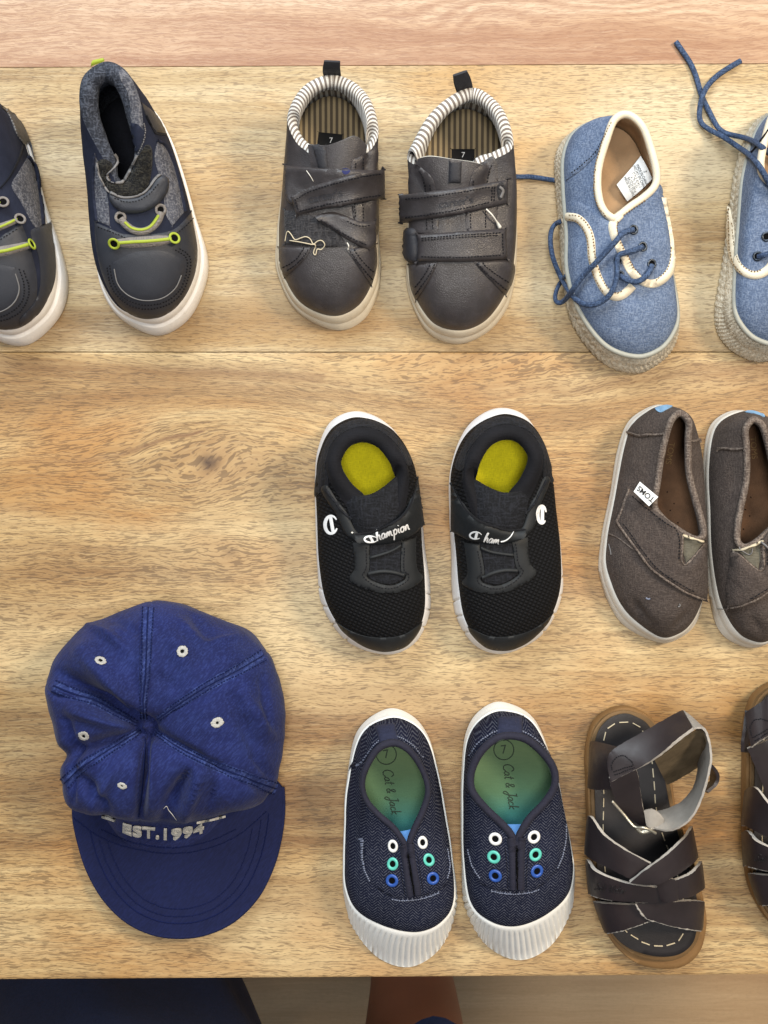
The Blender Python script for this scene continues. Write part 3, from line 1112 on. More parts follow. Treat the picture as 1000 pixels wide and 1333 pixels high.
# ------------------------------------------------------------------ pen strokes for handwritten lettering
def script(th, word, px, py, size, ang, width, mat, name='lettering', parent=None, off=0.0003, thick=0.0002, mirror=False, slant=0.25):
    G_ = {
        'C': (0.75, [[(.7, .75), (.5, 1), (.2, .9), (.05, .5), (.2, .1), (.5, 0), (.75, .2)]]),
        'h': (0.5, [[(.1, 0), (.15, .5), (.2, 1), (.1, .9), (.08, .4), (.1, .1), (.2, .45), (.35, .45), (.38, .1), (.5, .02)]]),
        'a': (0.48, [[(.38, .42), (.2, .48), (.06, .25), (.15, .02), (.33, .15), (.38, .45), (.38, .1), (.48, .03)]]),
        'm': (0.72, [[(.05, .45), (.08, 0), (.15, .4), (.26, .45), (.3, .05), (.38, .4), (.5, .45), (.55, .08), (.7, .03)]]),
        'n': (0.5, [[(.05, .45), (.08, 0), (.15, .4), (.3, .46), (.36, .08), (.48, .03)]]),
        'p': (0.48, [[(.08, .48), (.1, 0), (.05, -.45)], [(.09, .3), (.25, .48), (.4, .3), (.3, .02), (.1, .08)]]),
        'i': (0.25, [[(.08, .45), (.1, .08), (.22, .03)], [(.1, .68), (.13, .72)]]),
        'o': (0.46, [[(.22, .46), (.05, .3), (.1, .03), (.3, .03), (.38, .28), (.25, .46), (.45, .4)]]),
        't': (0.35, [[(.15, .9), (.13, .1), (.3, .03)], [(.0, .6), (.3, .62)]]),
        '&': (0.6, [[(.5, .3), (.25, 0), (.08, .2), (.3, .5), (.38, .75), (.25, .85), (.15, .65), (.3, .3), (.5, 0)]]),
        'J': (0.5, [[(.15, .9), (.45, .95), (.38, .9), (.36, .1), (.2, -.35), (.02, -.15), (.2, .1), (.5, .2)]]),
        'c': (0.4, [[(.35, .4), (.2, .47), (.06, .25), (.15, .02), (.38, .08)]]),
        'k': (0.45, [[(.1, 1), (.1, 0)], [(.38, .48), (.12, .22), (.42, 0)]]),
        'S': (0.55, [[(.5, .85), (.3, 1), (.12, .8), (.35, .5), (.42, .2), (.2, 0), (.02, .15)]]),
        'l': (0.25, [[(.1, 1), (.08, .1), (.22, .03)]]),
        'W': (0.8, [[(.05, .95), (.15, 0), (.38, .8), (.5, 0), (.75, .95)]]),
        'e': (0.4, [[(.06, .22), (.34, .28), (.25, .46), (.08, .35), (.1, .06), (.38, .06)]]),
        'r': (0.36, [[(.05, .45), (.1, 0), (.14, .35), (.32, .45)]]),
        ' ': (0.3, []),
    }
    a = math.radians(ang)
    tot = sum(G_[c][0] for c in word)
    x0 = -tot / 2
    data = ([], [], [])
    for c in word:
        w, st = G_[c]
        for s in st:
            pts = []
            for x, y in s:
                X = x0 + x + slant * y
                Y = y - 0.4
                pts.append((px + size * (X * math.cos(a) - Y * math.sin(a)), py - size * (X * math.sin(a) + Y * math.cos(a))))
            th.ribbon('', pts, width, mat, thick, off, True, False, None, 1.2, data=data)
        x0 += w
    v, f, uv = data
    return th.add(name, v, f, mat, uv=uv, parent=parent, mirror=mirror)

# ------------------------------------------------------------------ grey and navy high tops
g_ht = 'grey and navy high top pair'
t = Thing('high_top_sneaker', 'grey and navy high top sneaker standing next to the dark strap shoes', 'sneaker', W(200, 290), g_ht)
HG = [(160, 132), (142, 150), (136, 185), (135, 230), (135, 275), (131, 325), (134, 376), (157, 414), (204, 437), (243, 419), (265, 380), (271, 338), (253, 280), (238, 228), (222, 185), (200, 146)]
HT = [(158, 126, .018), (133, 146, .018), (124, 182, .018), (122, 230, .019), (123, 280, .02), (123, 322, .021), (133, 366, .022), (157, 402, .023), (200, 414, .023), (231, 397, .023), (251, 362, .022), (256, 322, .021), (248, 275, .02), (236, 229, .019), (217, 174, .018), (192, 140, .018)]
HC = [(137, 80, .088), (110, 97, .086), (103, 125, .084), (108, 155, .08), (124, 188, .074), (140, 216, .068), (150, 236, .064), (156, 244, .062), (163, 247, .061), (170, 243, .062), (176, 232, .064), (181, 215, .068), (186, 190, .074), (186, 155, .08), (179, 118, .085), (162, 90, .088)]
t.sole(HG, HT, 'ht_sole', prof=[(0, 0), (.08, .7), (.3, 1.2), (.54, 1.2), (.57, .9), (.6, -.3), (.66, -.3), (.7, .15), (.95, .2), (1, -.3)], N=240)
t.upper(HT, HC, 'ht_suede', 'ht_mesh', 'ht_dark', h1=.62, g=[.3, .3, .3, .3, .3, .3, .22, .2, .2, .2, .22, .3, .3, .3, .3, .3], bulge=1.0, t0=.0028, t1=.0078, lip=34, wr=.0006, seed=3,
        dents=[(205, 320, .035, .012, .006, .1, -.0012)])
t.drape('toe_panel', [(124, 289), (124, 289), (142, 297), (165, 305), (200, 304), (227, 298), (248, 277), (248, 277), (256, 322), (254, 351), (243, 380), (225, 403), (200, 414), (178, 412), (158, 399), (144, 380), (133, 354), (126, 322)], 'ht_grey', th=.0011)
t.drape('toe_cap', [(147, 342), (147, 342), (170, 330), (195, 326), (218, 328), (239, 338), (239, 338), (238, 355), (230, 372), (215, 386), (195, 391), (175, 388), (158, 378), (149, 360)], 'ht_grey', th=.0005)
t.ribbon('edge_line', [(149, 350), (153, 368), (163, 381), (178, 389), (195, 391), (213, 387), (228, 375), (236, 358)], 1.3, 'thread_grey', th=.0003)
t.stitch([[(143, 345), (147, 366), (158, 384), (175, 394), (196, 397), (218, 391), (235, 376), (243, 352), (242, 335), (228, 325)],
          [(140, 348), (144, 370), (156, 388), (174, 399), (197, 402), (221, 395), (238, 379), (247, 352), (246, 333), (231, 322)]], 'thread_dark', 4.2, 2.4, 1.5)
t.stitch([[(128, 295), (145, 302), (165, 310)], [(252, 284), (232, 302), (215, 309)]], 'thread_dark', 4, 2.4, 1.3)
t.drape('wool_panel', [(124, 203), (124, 203), (133, 225), (141, 260), (143, 294), (143, 294), (126, 287), (126, 287), (121, 245)], 'ht_wool', th=.0006)
t.drape('wool_panel', [(205, 184), (205, 184), (216, 194), (226, 216), (234, 246), (240, 275), (240, 275), (224, 294), (224, 294), (214, 275), (213, 250), (206, 225), (201, 204)], 'ht_wool', th=.0006)
t.ribbon('piping', [(204, 183), (216, 190), (227, 213), (235, 243), (241, 275)], 3.4, 'ht_suede', th=.0012)
t.ribbon('piping', [(123, 202), (122, 225), (122, 250), (126, 287)], 3, 'ht_suede', th=.001)
t.drape('heel_counter', [(184, 134), (184, 134), (198, 145), (209, 157), (216, 174), (216, 174), (203, 172), (203, 172), (194, 160), (188, 147)], 'ht_grey', th=.0011)
t.ribbon('seam', [(190, 150), (199, 168), (203, 174), (216, 175)], 2.2, 'ht_dark', th=.0004)
t.drape('collar_panel', [(158, 90), (171, 104), (181, 128), (185, 150), (184, 172), (172, 160), (170, 140), (166, 120), (156, 100)], 'ht_wool', th=.0006)
t.drape('ankle_patch', [(171, 160), (171, 160), (180, 162), (187, 172), (184, 186), (178, 198), (173, 187)], 'ht_suede', th=.001)
t.stitch([[(187, 160), (189, 172), (186, 186), (180, 200)]], 'thread_grey', 3.4, 2.2, 1.1)
t.drape('velcro', [(127, 211), (130, 228), (138, 243), (149, 254), (163, 258), (180, 255), (192, 243), (197, 222), (197, 196), (191, 188), (182, 200), (174, 214), (165, 232), (155, 239), (143, 236), (139, 228), (146, 216), (138, 207)], 'ht_velcro', th=.0016, bump=.0004)
t.ribbon('strap_edge', [(147, 201), (152, 209), (147, 219), (139, 229), (143, 236), (155, 239), (164, 234), (174, 215), (180, 201)], 2.0, 'thread_grey', th=.0009, off=.0008)
t.drape('ankle_strap', [(144, 251), (156, 257), (168, 258), (181, 255), (192, 248), (202, 234), (209, 228), (217, 231), (219, 240), (216, 253), (204, 267), (190, 275), (175, 278), (159, 276), (148, 268), (143, 259)], 'ht_grey', th=.0026, fit=.8)
t.ribbon('strap_edge', [(127, 212), (131, 231), (143, 250), (156, 257), (168, 258), (181, 255), (192, 248), (202, 234), (209, 228)], 1.6, 'thread_grey', th=.0008, off=.0006)
t.stitch([[(149, 258), (166, 263), (182, 260), (196, 251), (207, 238)]], 'thread_dark', 4, 2.4, 1.2)
t.ribbon('elastic_lace', [(157, 284), (164, 293), (175, 300), (187, 301), (198, 296), (206, 287), (210, 276)], 10, 'ht_elastic', th=.0022, solid=True)
t.ribbon('lace_stripe', [(162, 289), (172, 297), (185, 299), (197, 294), (207, 280)], 3.2, 'neon', th=.0004)
t.ribbon('elastic_lace', [(149, 316), (165, 316), (188, 315), (210, 313), (226, 311)], [9, 15, 15.5, 15, 9], 'ht_elastic', th=.0024, solid=True)
t.ribbon('lace_stripe', [(153, 316.5), (170, 315), (190, 314), (207, 312.5), (223, 310.5)], 4, 'neon', th=.0004)
for x, y in ((148.5, 317), (227, 310)):
    t.eyelet(x, y, .0030, .0008, 'neon')
for x, y in ((157, 283), (209, 273)):
    t.eyelet(x, y, .0028, .0009, 'ht_elastic')
t.band('heel_tab', [(118, 86, .087), (119, 82, .0885), (121, 79, .0885)], [(136, 79, .089), (135, 77, .0895), (135, 76, .089)], 'neon', th=.001, n=8)
t.emit()
HTX = mate((160, 132), (204, 437), (0, 143), (38, 449))
t2 = Thing('high_top_sneaker', 'grey and navy high top sneaker beyond its mate, farther from the dark strap shoes', 'sneaker', HTX(np.array([W(200, 290)]))[0], g_ht)
t2.parts = [dict(p, v=HTX(p['v']), f=[tuple(reversed(q)) for q in p['f']], parent=None) for p in t.parts if p['name'] not in ('wool_panel', 'piping', 'heel_counter', 'seam', 'elastic_lace', 'lace_stripe', 'eyelet', 'hole')]
for p in t2.parts:
    if p['name'] in ('upper', 'sole', 'toe_panel', 'ankle_strap'):
        t2.bv.append(BVHTree.FromPolygons([Vector(q) for q in p['v']], p['f']))
t2.drape('wool_panel', [(36, 204), (36, 204), (44, 218), (48, 236), (52, 268), (54, 293), (54, 293), (46, 296), (37, 282), (27, 263), (15, 242), (24, 224)], 'ht_wool', th=.0006)
t2.ribbon('piping', [(36, 203), (45, 216), (50, 236), (54, 268), (56, 292)], 3.4, 'ht_suede', th=.0012)
t2.drape('heel_counter', [(0, 128), (8, 138), (25, 152), (41, 166), (48, 187), (48, 187), (30, 188), (30, 188), (20, 172), (11, 150), (0, 138), (-8, 128)], 'ht_grey', th=.0011)
t2.stitch([[(8, 142), (17, 160), (24, 178), (30, 184)]], 'thread_grey', 4, 2.6, 1.2)
t2.ribbon('seam', [(29, 189), (24, 206), (12, 230), (0, 245)], 2.4, 'ht_dark', th=.0005)
t2.drape('toe_panel', [(40, 300), (52, 295), (66, 289), (66, 289), (70, 318), (72, 350), (69, 371), (60, 392), (48, 410), (30, 423), (26, 415), (44, 395), (52, 370), (50, 335), (42, 315)], 'ht_grey', th=.0009)
for lx, ly, rx, ry, wd in ((-30, 331, 41, 318, 14), (-30, 303, 26, 285, 10), (-30, 280, 4, 263, 9)):
    mx, my = (lx + rx) / 2, (ly + ry) / 2 + 2
    t2.ribbon('elastic_lace', [(lx, ly), (mx, my), (rx, ry)], [wd, wd, wd * .7], 'ht_elastic', th=.0022, solid=True)
    t2.ribbon('lace_stripe', [(lx, ly), (mx, my), (rx - 4, ry)], wd * .3, 'neon', th=.0004)
    t2.eyelet(rx, ry, .0029, .0008, 'neon' if wd == 14 else 'ht_elastic')
t2.emit()

# ------------------------------------------------------------------ dark leather double strap shoes
g_ds = 'dark leather strap shoe pair'


def double_strap(lab, G, T, C, base):
    t = Thing('strap_shoe', lab, 'shoe', W(*base), g_ds)
    T = [(x, y, .016) for x, y in T]
    t.sole(G, T, 'ds_sole', prof=[(0, 0), (.1, .6), (.45, .9), (.5, .35), (.55, .35), (.6, .8), (.92, .6), (1, 0)], N=220)
    t.upper(T, C, 'ds_leather', 'ds_stripe_lining', 'ds_stripe_insole', h1=.66,
            g=[.3, .3, .3, .3, .3, .3, .2, .16, .15, .16, .2, .3, .3, .3, .3, .3], bulge=1.2, t0=.002, t1=.0055, lip=34, wr=.0005, seed=8, ins_z=.005)
    return t


t = double_strap('dark taupe strap shoe with loose thread and its lower strap pulled open', [(434, 128), (402, 140), (384, 172), (374, 215), (367, 262), (361, 310), (361, 355), (386, 405), (436, 430), (472, 418), (491, 385), (496, 350), (493, 312), (491, 265), (488, 205), (468, 148)],
                 [(434, 124), (402, 136), (382, 170), (373, 215), (367, 262), (363, 310), (367, 352), (391, 394), (433, 412), (466, 399), (485, 368), (489, 340), (489, 310), (490, 265), (489, 205), (468, 144)],
                 [(432, 97, .056), (402, 107, .055), (383, 128, .053), (374, 156, .05), (385, 184, .047), (402, 200, .047), (414, 220, .047), (424, 240, .046), (437, 250, .045), (450, 240, .046), (460, 222, .047), (468, 206, .048), (485, 192, .049), (493, 170, .05), (484, 134, .053), (462, 108, .055)], (430, 280))
t.drape('insole_label', [(415, 172), (415, 172), (446, 175), (446, 175), (445, 192), (445, 192), (413, 189), (413, 189)], 'label_black', th=.0004)
t.text('7', 431, 183, 10, 0, 'print_white')
t.band('tongue', [(402, 188, .051), (424, 189, .0555), (444, 183, .058), (463, 177, .057), (477, 189, .051)], [(416, 262, .041), (426, 268, .043), (437, 270, .044), (448, 268, .043), (458, 262, .041)], 'ds_leather', 'thread_grey', th=.0028, crown=.001)
t.drape('tongue_loop', [(407, 189), (407, 189), (424, 189), (424, 189), (428, 224), (428, 224), (416, 222), (416, 222)], 'ds_dark', th=.0012)
t.drape('quarter', [(364, 322), (364, 322), (405, 321), (405, 321), (400, 333), (388, 346), (371, 361), (371, 361), (365, 345)], 'ds_leather', th=.0013)
t.drape('quarter', [(451, 325), (451, 325), (489, 318), (489, 318), (490, 345), (483, 371), (483, 371), (465, 345)], 'ds_leather', th=.0013)
t.stitch([[(401, 325), (392, 338), (372, 354)], [(396, 322), (386, 337), (369, 348)], [(456, 327), (469, 345), (485, 364)], [(461, 325), (473, 341), (488, 356)]], 'thread_dark', 4, 2.6, 1.5)
t.drape('eyestay', [(458, 210), (466, 205), (484, 196), (492, 200), (492, 300), (478, 300), (462, 290), (456, 240)], 'ds_leather', th=.0008)
t.stitch([[(463, 212), (461, 240), (463, 285)], [(473, 206), (472, 240), (473, 290)]], 'thread_dark', 4, 2.6, 1.4)
t.drape('velcro_pad', [(371, 274), (371, 274), (400, 278), (436, 298), (452, 320), (452, 320), (420, 322), (372, 317), (372, 317)], 'ds_velcro', th=.0012, bump=.0003)
t.drape('strap', [(411, 283), (430, 276), (448, 280), (468, 288), (488, 287), (488, 287), (488, 316), (480, 325), (480, 325), (456, 314), (432, 298)], 'ds_leather', th=.0024, fit=1.0)
t.stitch([[(418, 287), (438, 299), (460, 311), (478, 319)], [(452, 288), (468, 294), (484, 293)]], 'thread_dark', 4, 2.6, 1.4)
t.drape('velcro_pad', [(372, 215), (372, 215), (420, 219), (470, 221), (496, 222), (496, 222), (480, 240), (420, 252), (382, 266), (372, 247)], 'ds_leather', th=.0020, bump=.0003, fit=1.0)
t.drape('strap', [(380, 257), (380, 257), (400, 245), (430, 235), (465, 226), (499, 221), (499, 221), (499, 258), (499, 258), (465, 264), (425, 271), (387, 280), (387, 280)], 'ds_leather', th=.0026, fit=1.0)
st_ = [[(386, 259), (402, 250), (432, 240), (466, 231), (495, 226)], [(390, 275), (426, 266), (464, 259), (495, 254)], [(384, 259), (389, 275)]]
t.stitch(st_, 'thread_dark', 4.2, 2.8, 1.6)
t.text("carter's", 424, 255, 15, 12, 'ds_dark', off=.0007, mirror=True, bold=.01)
sq = [(371, 314, .0008), (374, 301, .0008), (379, 305, .0008), (384, 312, .0008), (391, 310, .0008), (398, 308, .0008), (404, 311, .0008), (408, 318, .0008), (413, 314, .0008), (419, 313, .0008), (423, 319, .0008), (418, 325, .0008), (413, 324, .0008), (411, 332, .0008), (408, 329, .0008), (411, 319, .0008), (405, 318, .0008), (390, 315, .0008), (377, 313, .0008)]
t.tube('loose_thread', t.over(sq, 1.5, 1), .00035, 'thread_cream', seg=5, n=120)
t.tube('loose_thread', t.over([(452, 316, .002), (454, 320, .003), (453, 325, .001)], 1.5, 0), .0004, 'thread_white', seg=5, n=12)
t.tube('loose_thread', t.over([(399, 222, .002), (404, 229, .003), (408, 236, .001)], 1.5, 0), .00025, 'thread_white', seg=5, n=12)
t.drape('ink_mark', [(446, 220), (452, 219), (456, 223), (451, 227), (446, 225)], 'ink', th=.0003)
t.band('pull_tab', [(422, 98, .055), (421, 89, .065), (422, 79, .070)], [(444, 98, .055), (443, 89, .065), (443, 80, .070)], 'ds_dark', th=.0016, n=14)
t.band('pull_tab_back', [(422, 100, .052), (420, 91, .061), (422, 79.5, .0685)], [(443, 100, .052), (443, 91, .061), (443, 80.5, .0685)], 'ds_dark', th=.0014, n=14)
t.emit()

t = double_strap('dark taupe strap shoe with both straps closed and a white lint thread', [(605, 146), (572, 160), (552, 192), (541, 235), (534, 285), (530, 335), (533, 385), (556, 432), (595, 448), (633, 434), (660, 402), (670, 362), (672, 318), (669, 270), (660, 215), (640, 165)],
                 [(606, 140), (572, 155), (550, 188), (539, 235), (533, 285), (531, 335), (537, 378), (562, 419), (596, 431), (628, 421), (652, 394), (666, 360), (671, 318), (671, 270), (664, 215), (644, 160)],
                 [(612, 114, .056), (582, 128, .055), (556, 153, .053), (537, 188, .05), (531, 208, .047), (553, 221, .047), (566, 238, .046), (578, 252, .046), (590, 258, .045), (602, 250, .046), (611, 234, .046), (624, 213, .047), (646, 206, .048), (668, 190, .05), (660, 152, .053), (638, 124, .055)], (600, 300))
t.drape('insole_label', [(588, 194), (588, 194), (618, 194), (618, 194), (618, 212), (618, 212), (588, 212), (588, 212)], 'label_black', th=.0004)
t.text('7', 603, 202, 10, 0, 'print_white')
t.band('tongue', [(541, 207, .049), (560, 203, .0545), (590, 207, .056), (618, 211, .0545), (634, 217, .049)], [(570, 268, .041), (580, 276, .043), (590, 278, .044), (600, 276, .043), (610, 268, .041)], 'ds_leather', 'thread_white', th=.0028, crown=.001)
t.drape('tongue_loop', [(585, 206), (585, 206), (601, 208), (601, 208), (600, 238), (600, 238), (584, 238), (584, 238)], 'ds_dark', th=.0014)
t.drape('quarter', [(533, 345), (533, 345), (570, 341), (570, 341), (559, 365), (542, 391), (542, 391), (535, 372)], 'ds_leather', th=.0013)
t.drape('quarter', [(617, 341), (617, 341), (655, 338), (669, 345), (667, 365), (658, 384), (658, 384), (631, 357)], 'ds_leather', th=.0013)
t.stitch([[(566, 344), (555, 364), (541, 383)], [(560, 345), (550, 362), (538, 376)], [(622, 343), (634, 356), (659, 377)], [(628, 342), (640, 353), (663, 368)]], 'thread_dark', 4, 2.6, 1.5)
t.drape('eyestay', [(538, 214), (552, 221), (566, 240), (570, 300), (545, 304), (534, 300), (532, 240)], 'ds_leather', th=.0008)
t.drape('eyestay', [(612, 236), (624, 216), (646, 209), (644, 300), (608, 300)], 'ds_leather', th=.0008)
t.stitch([[(546, 222), (553, 240), (556, 300)], [(560, 240), (564, 300)], [(617, 235), (613, 265), (613, 300)], [(640, 215), (634, 240), (632, 300)]], 'thread_dark', 4, 2.8, 1.5)
t.drape('strap_ring', [(526, 300), (540, 298), (545, 318), (543, 340), (530, 338), (526, 320)], 'ds_dark', th=.003)
t.drape('strap', [(544, 305), (544, 305), (590, 302), (630, 299), (658, 298), (658, 298), (659, 337), (659, 337), (600, 341), (544, 340), (544, 340)], 'ds_leather', th=.0026, fit=1.0)
t.stitch([[(549, 310), (600, 306), (653, 303)], [(549, 334), (600, 335), (653, 332)], [(654, 304), (655, 331)], [(549, 313), (600, 309), (650, 306)]], 'thread_dark', 4.2, 2.8, 1.5)
t.drape('strap', [(522, 254), (522, 254), (555, 250), (595, 245), (661, 234), (661, 234), (660, 265), (660, 265), (611, 276), (560, 285), (522, 289), (522, 289)], 'ds_leather', th=.0026, fit=1.0)
t.stitch([[(528, 259), (560, 256), (600, 250), (640, 243)], [(528, 283), (560, 279), (600, 272), (638, 263)], [(641, 243), (640, 262)], [(644, 243), (643, 262)]], 'thread_dark', 4.2, 2.8, 1.6)
t.drape('velcro_tip', [(648, 241), (656, 239), (657, 256), (649, 259)], 'ds_velcro', th=.0006, bump=.0006)
t.ribbon('frayed_edge', [(650, 243), (655, 248), (652, 257)], 3.5, 'thread_grey', th=.0004)
t.text("carter's", 594, 263, 15, 9, 'ds_dark', off=.0007, bold=.01)
t.tube('loose_thread', t.over([(633, 272, .003), (641, 280, .004), (647, 289, .003), (651, 296, .002)], 1.5, 1), [.0005, .0005, .0005, .0013], 'thread_white', seg=6, n=24)
t.band('pull_tab', [(596, 119, .055), (592, 107, .064), (590, 98, .070)], [(616, 115, .055), (613, 102, .064), (608, 92, .070)], 'ds_dark', th=.0016, n=14)
t.band('pull_tab_back', [(595, 121, .052), (591, 109, .061), (590, 98.5, .0685)], [(615, 117, .052), (613, 104, .061), (608, 92.5, .0685)], 'ds_dark', th=.0014, n=14)
t.emit()

# ------------------------------------------------------------------ chambray lace shoes
g_cb = 'blue chambray lace shoe pair'
t = Thing('lace_up_shoe', 'blue chambray lace shoe with a white care tag and looped laces', 'shoe', W(800, 320), g_cb)
EG = [(775, 167), (741, 178), (724, 203), (724, 245), (729, 300), (733, 350), (744, 418), (782, 470), (826, 486), (860, 471), (879, 445), (880, 412), (863, 355), (847, 295), (831, 235), (807, 185)]
ET = [(780, 160), (748, 173), (734, 205), (734, 250), (738, 305), (739, 355), (755, 405), (788, 449), (828, 464), (858, 455), (876, 434), (882, 408), (874, 355), (862, 295), (848, 235), (820, 178)]
EC = [(817, 149, .052), (800, 156, .052), (789, 184, .05), (780, 215, .047), (778, 240, .046), (781, 262, .046), (787, 275, .046), (793, 281, .046), (800, 284, .046), (808, 279, .046), (822, 268, .046), (838, 257, .046), (852, 243, .047), (855, 226, .048), (848, 195, .05), (836, 164, .052)]
ETz = [(x, y, .024) for x, y in ET]


def braid(a, fr):
    k = 95
    return 0.0009 * np.abs(np.sin(np.pi * (a * k + (fr * 2.2 if fr < .5 else 2.2 - fr * 2.2)))) * (1 if .05 < fr < .95 else .3)


t.sole(EG, ETz, 'cb_rope', prof=[(0, 0), (.08, .4), (.2, .7), (.32, .8), (.44, .5), (.5, .1), (.56, .5), (.68, .8), (.8, .6), (.9, .2), (1, -.3)], N=760, rib=braid)
t.upper(ETz, EC, 'cb_cloth', 'cb_inside', 'cb_inside', h1=.62, g=[.3, .3, .3, .3, .3, .3, .2, .12, .1, .12, .2, .3, .3, .3, .3, .3], bulge=.8, t0=.0018, t1=.001, lip=34, wr=.0007, seed=12,
        dents=[(830, 375, .045, .014, .005, .3, -.0022), (770, 280, .04, .01, .006, 1.2, -.0012)])
t.tube('welt', [W(x, y, .0248) for x, y in ET], .0017, 'cb_welt', closed=True, n=200)
t.drape('heel_counter', [(808, 150), (808, 150), (793, 161), (785, 184), (777, 201), (757, 221), (738, 234), (738, 234), (739, 215), (747, 186), (770, 165), (794, 153)], 'cb_cloth', th=.001)
t.stitch([[(790, 168), (782, 186), (774, 199), (756, 216), (742, 226)]], 'thread_dark', 4, 2.4, 1.1)
t.drape('facing', [(738, 283), (738, 283), (752, 285), (763, 297), (769, 314), (771, 338), (778, 361), (788, 379), (800, 387), (812, 384), (824, 373), (836, 360), (820, 330), (806, 305), (796, 290), (784, 282), (765, 268), (742, 262)], 'cb_cloth', th=.0007)
t.ribbon('piping', [(738, 282), (752, 284.5), (763, 296), (769, 312), (771, 336), (778, 360), (788, 378), (800, 386), (812, 383), (824, 372)], 11, 'cb_piping', th=.0013, solid=True)
t.stitch([[(741, 285), (751, 288), (760, 298), (765.5, 314), (768, 338), (775, 362), (786, 381)], [(741, 279.5), (754, 282), (766, 294), (772.5, 312), (774.5, 335), (781.5, 358), (791, 375), (801, 382), (811, 379)]], 'thread_tan', 4, 2.2, 1.0)
t.drape('facing', [(858, 228), (858, 228), (846, 252), (822, 268), (808, 279), (799, 290), (800, 306), (806, 322), (813, 337), (822, 353), (836, 366), (852, 369), (867, 360), (877, 344), (878, 320), (872, 290), (866, 258)], 'cb_cloth', th=.0016)
t.ribbon('piping', [(808, 279), (798, 291), (799, 304), (805, 319), (813, 336), (822, 353), (836, 366), (852, 369), (867, 360), (876, 344), (878, 322), (875, 300), (870, 278), (864, 256)], [11, 11, 11, 11, 11, 11, 10, 9, 7, 5], 'cb_piping', th=.0014, solid=True)
t.stitch([[(805, 288), (803.5, 300), (809, 318), (817, 334), (826, 350), (838, 362)], [(854, 365), (864, 357), (872, 343), (874, 322)]], 'thread_tan', 4, 2.2, 1.0)
t.tube('collar_binding', [W(x, y, z + .0004) for x, y, z in EC], .0024, 'cb_piping', closed=True, n=180, solid=True)
t.stitch([[(789, 281), (780, 270), (774.5, 255), (774, 238), (776, 214), (785, 183), (796, 158)], [(812, 280), (826, 270), (842, 259)]], 'thread_tan', 4, 2.2, 1.0)
t.band('care_tag', [(834, 203, .036), (820, 221, .0395), (803, 240, .036)], [(849, 233, .038), (835, 247, .0395), (817, 262, .034)], 'label_white', th=.0005, crown=.0008)
for i, (s, o) in enumerate((('7', 25), ('MADE IN CHINA', 19), ('HECHO EN CHINA', 13.5), ('STYLE 8141-1', 8), ('A TL 0101', 3), ('BATCH 0916', -2), ('MADE IN CHINA', -7))):
    ux, uy = .447, .894
    wx, wy = .70, -.71
    cx, cy = 822, 238
    t.text(s, cx + wx * o * .86 + 2, cy + wy * o * .86 + 1, 5.2 if i else 7, -64, 'print_black', off=.0004, sx=.75)
for x, y in ((824.5, 299), (836.5, 321), (848.5, 343.5)):
    t.eyelet(x, y, .0024, .0007, 'steel')
for x, y in ((805, 339), (807, 358)):
    t.eyelet(x, y, .0022, .0006, 'steel')
t.tube('lace', t.over([(849, 345, .0005), (845, 355, .003), (836, 364, .004), (826, 367, .004), (815, 363, .003), (807, 359, .001)], 2.5, 3), .00175, 'cb_lace', flat=.8, n=70)
la = [(837, 321, .0005), (826, 326, .003), (814, 329, .0035), (804, 331, .004), (803.5, 343, .004), (803, 362, .004), (797, 380, .004), (784, 393, .004), (768, 397.5, .004), (752, 392, .004), (740, 378, .0045), (729, 358, .010), (720, 336, .014), (716.5, 314, .012), (718, 298, .008), (724, 289, .004), (731, 288, .002)]
t.tube('lace', t.over(la, 3, 8), .00175, 'cb_lace', flat=.8, n=200)
lb = [(825, 299, .0005), (813, 301, .0035), (803, 313, .006), (793, 324, .0055), (777, 341, .004), (760, 358, .0035), (748, 374, .006), (739, 387, .009), (729, 396, .012), (722.5, 394, .010), (723, 382, .007), (729, 368, .003), (738, 358, .001)]
t.tube('lace', t.over(lb, 3, 8), .00175, 'cb_lace', flat=.8, n=190)
t.tube('lace_tail', [W(x, y, .0018) for x, y in ((664, 229), (676, 230), (690, 230), (705, 232), (718, 234), (736, 236))], .0016, 'cb_lace', flat=.8, n=40)
for p in t.parts:
    if p['name'] in ('lace', 'lace_tail', 'care_tag'):
        p['mirror'] = False
t.emit()
ex = mate((775, 167), (826, 486), (1005, 146), (993, 473))
t2 = Thing('lace_up_shoe', 'blue chambray lace shoe with its long lace ends thrown over the heel', 'shoe', ex(np.array([W(800, 320)]))[0], g_cb)
t2.parts = [dict(p, v=ex(p['v']), f=[tuple(reversed(q)) for q in p['f']], parent=None) for p in t.parts if p['name'] in ('upper', 'sole', 'lining', 'insole', 'welt', 'collar_binding')]
for p in t2.parts:
    if p['name'] in ('upper', 'sole', 'lining', 'insole', 'collar_binding'):
        t2.bv.append(BVHTree.FromPolygons([Vector(q) for q in p['v']], p['f']))
t2.ribbon('seam', [(1006, 160), (994, 178), (984, 192), (974, 202)], 2.0, 'thread_dark', th=.0003)
t2.ribbon('piping', [(946.5, 264), (949, 278), (951, 298), (953, 321), (958, 341), (968, 353), (981, 358), (994, 355), (1004, 345), (1012, 325)], [4, 9, 10.5, 11, 11, 11, 11], 'cb_piping', th=.0013, solid=True)
t2.stitch([[(948, 272), (949, 298), (950, 322), (955, 343), (967, 357)], [(953, 290), (955.5, 318), (961, 338), (970, 349), (982, 354), (993, 351)]], 'thread_tan', 4, 2.2, 1.0)
for x, y in ((998, 308), (986.5, 333.5)):
    t2.eyelet(x, y, .0024, .0007, 'steel')
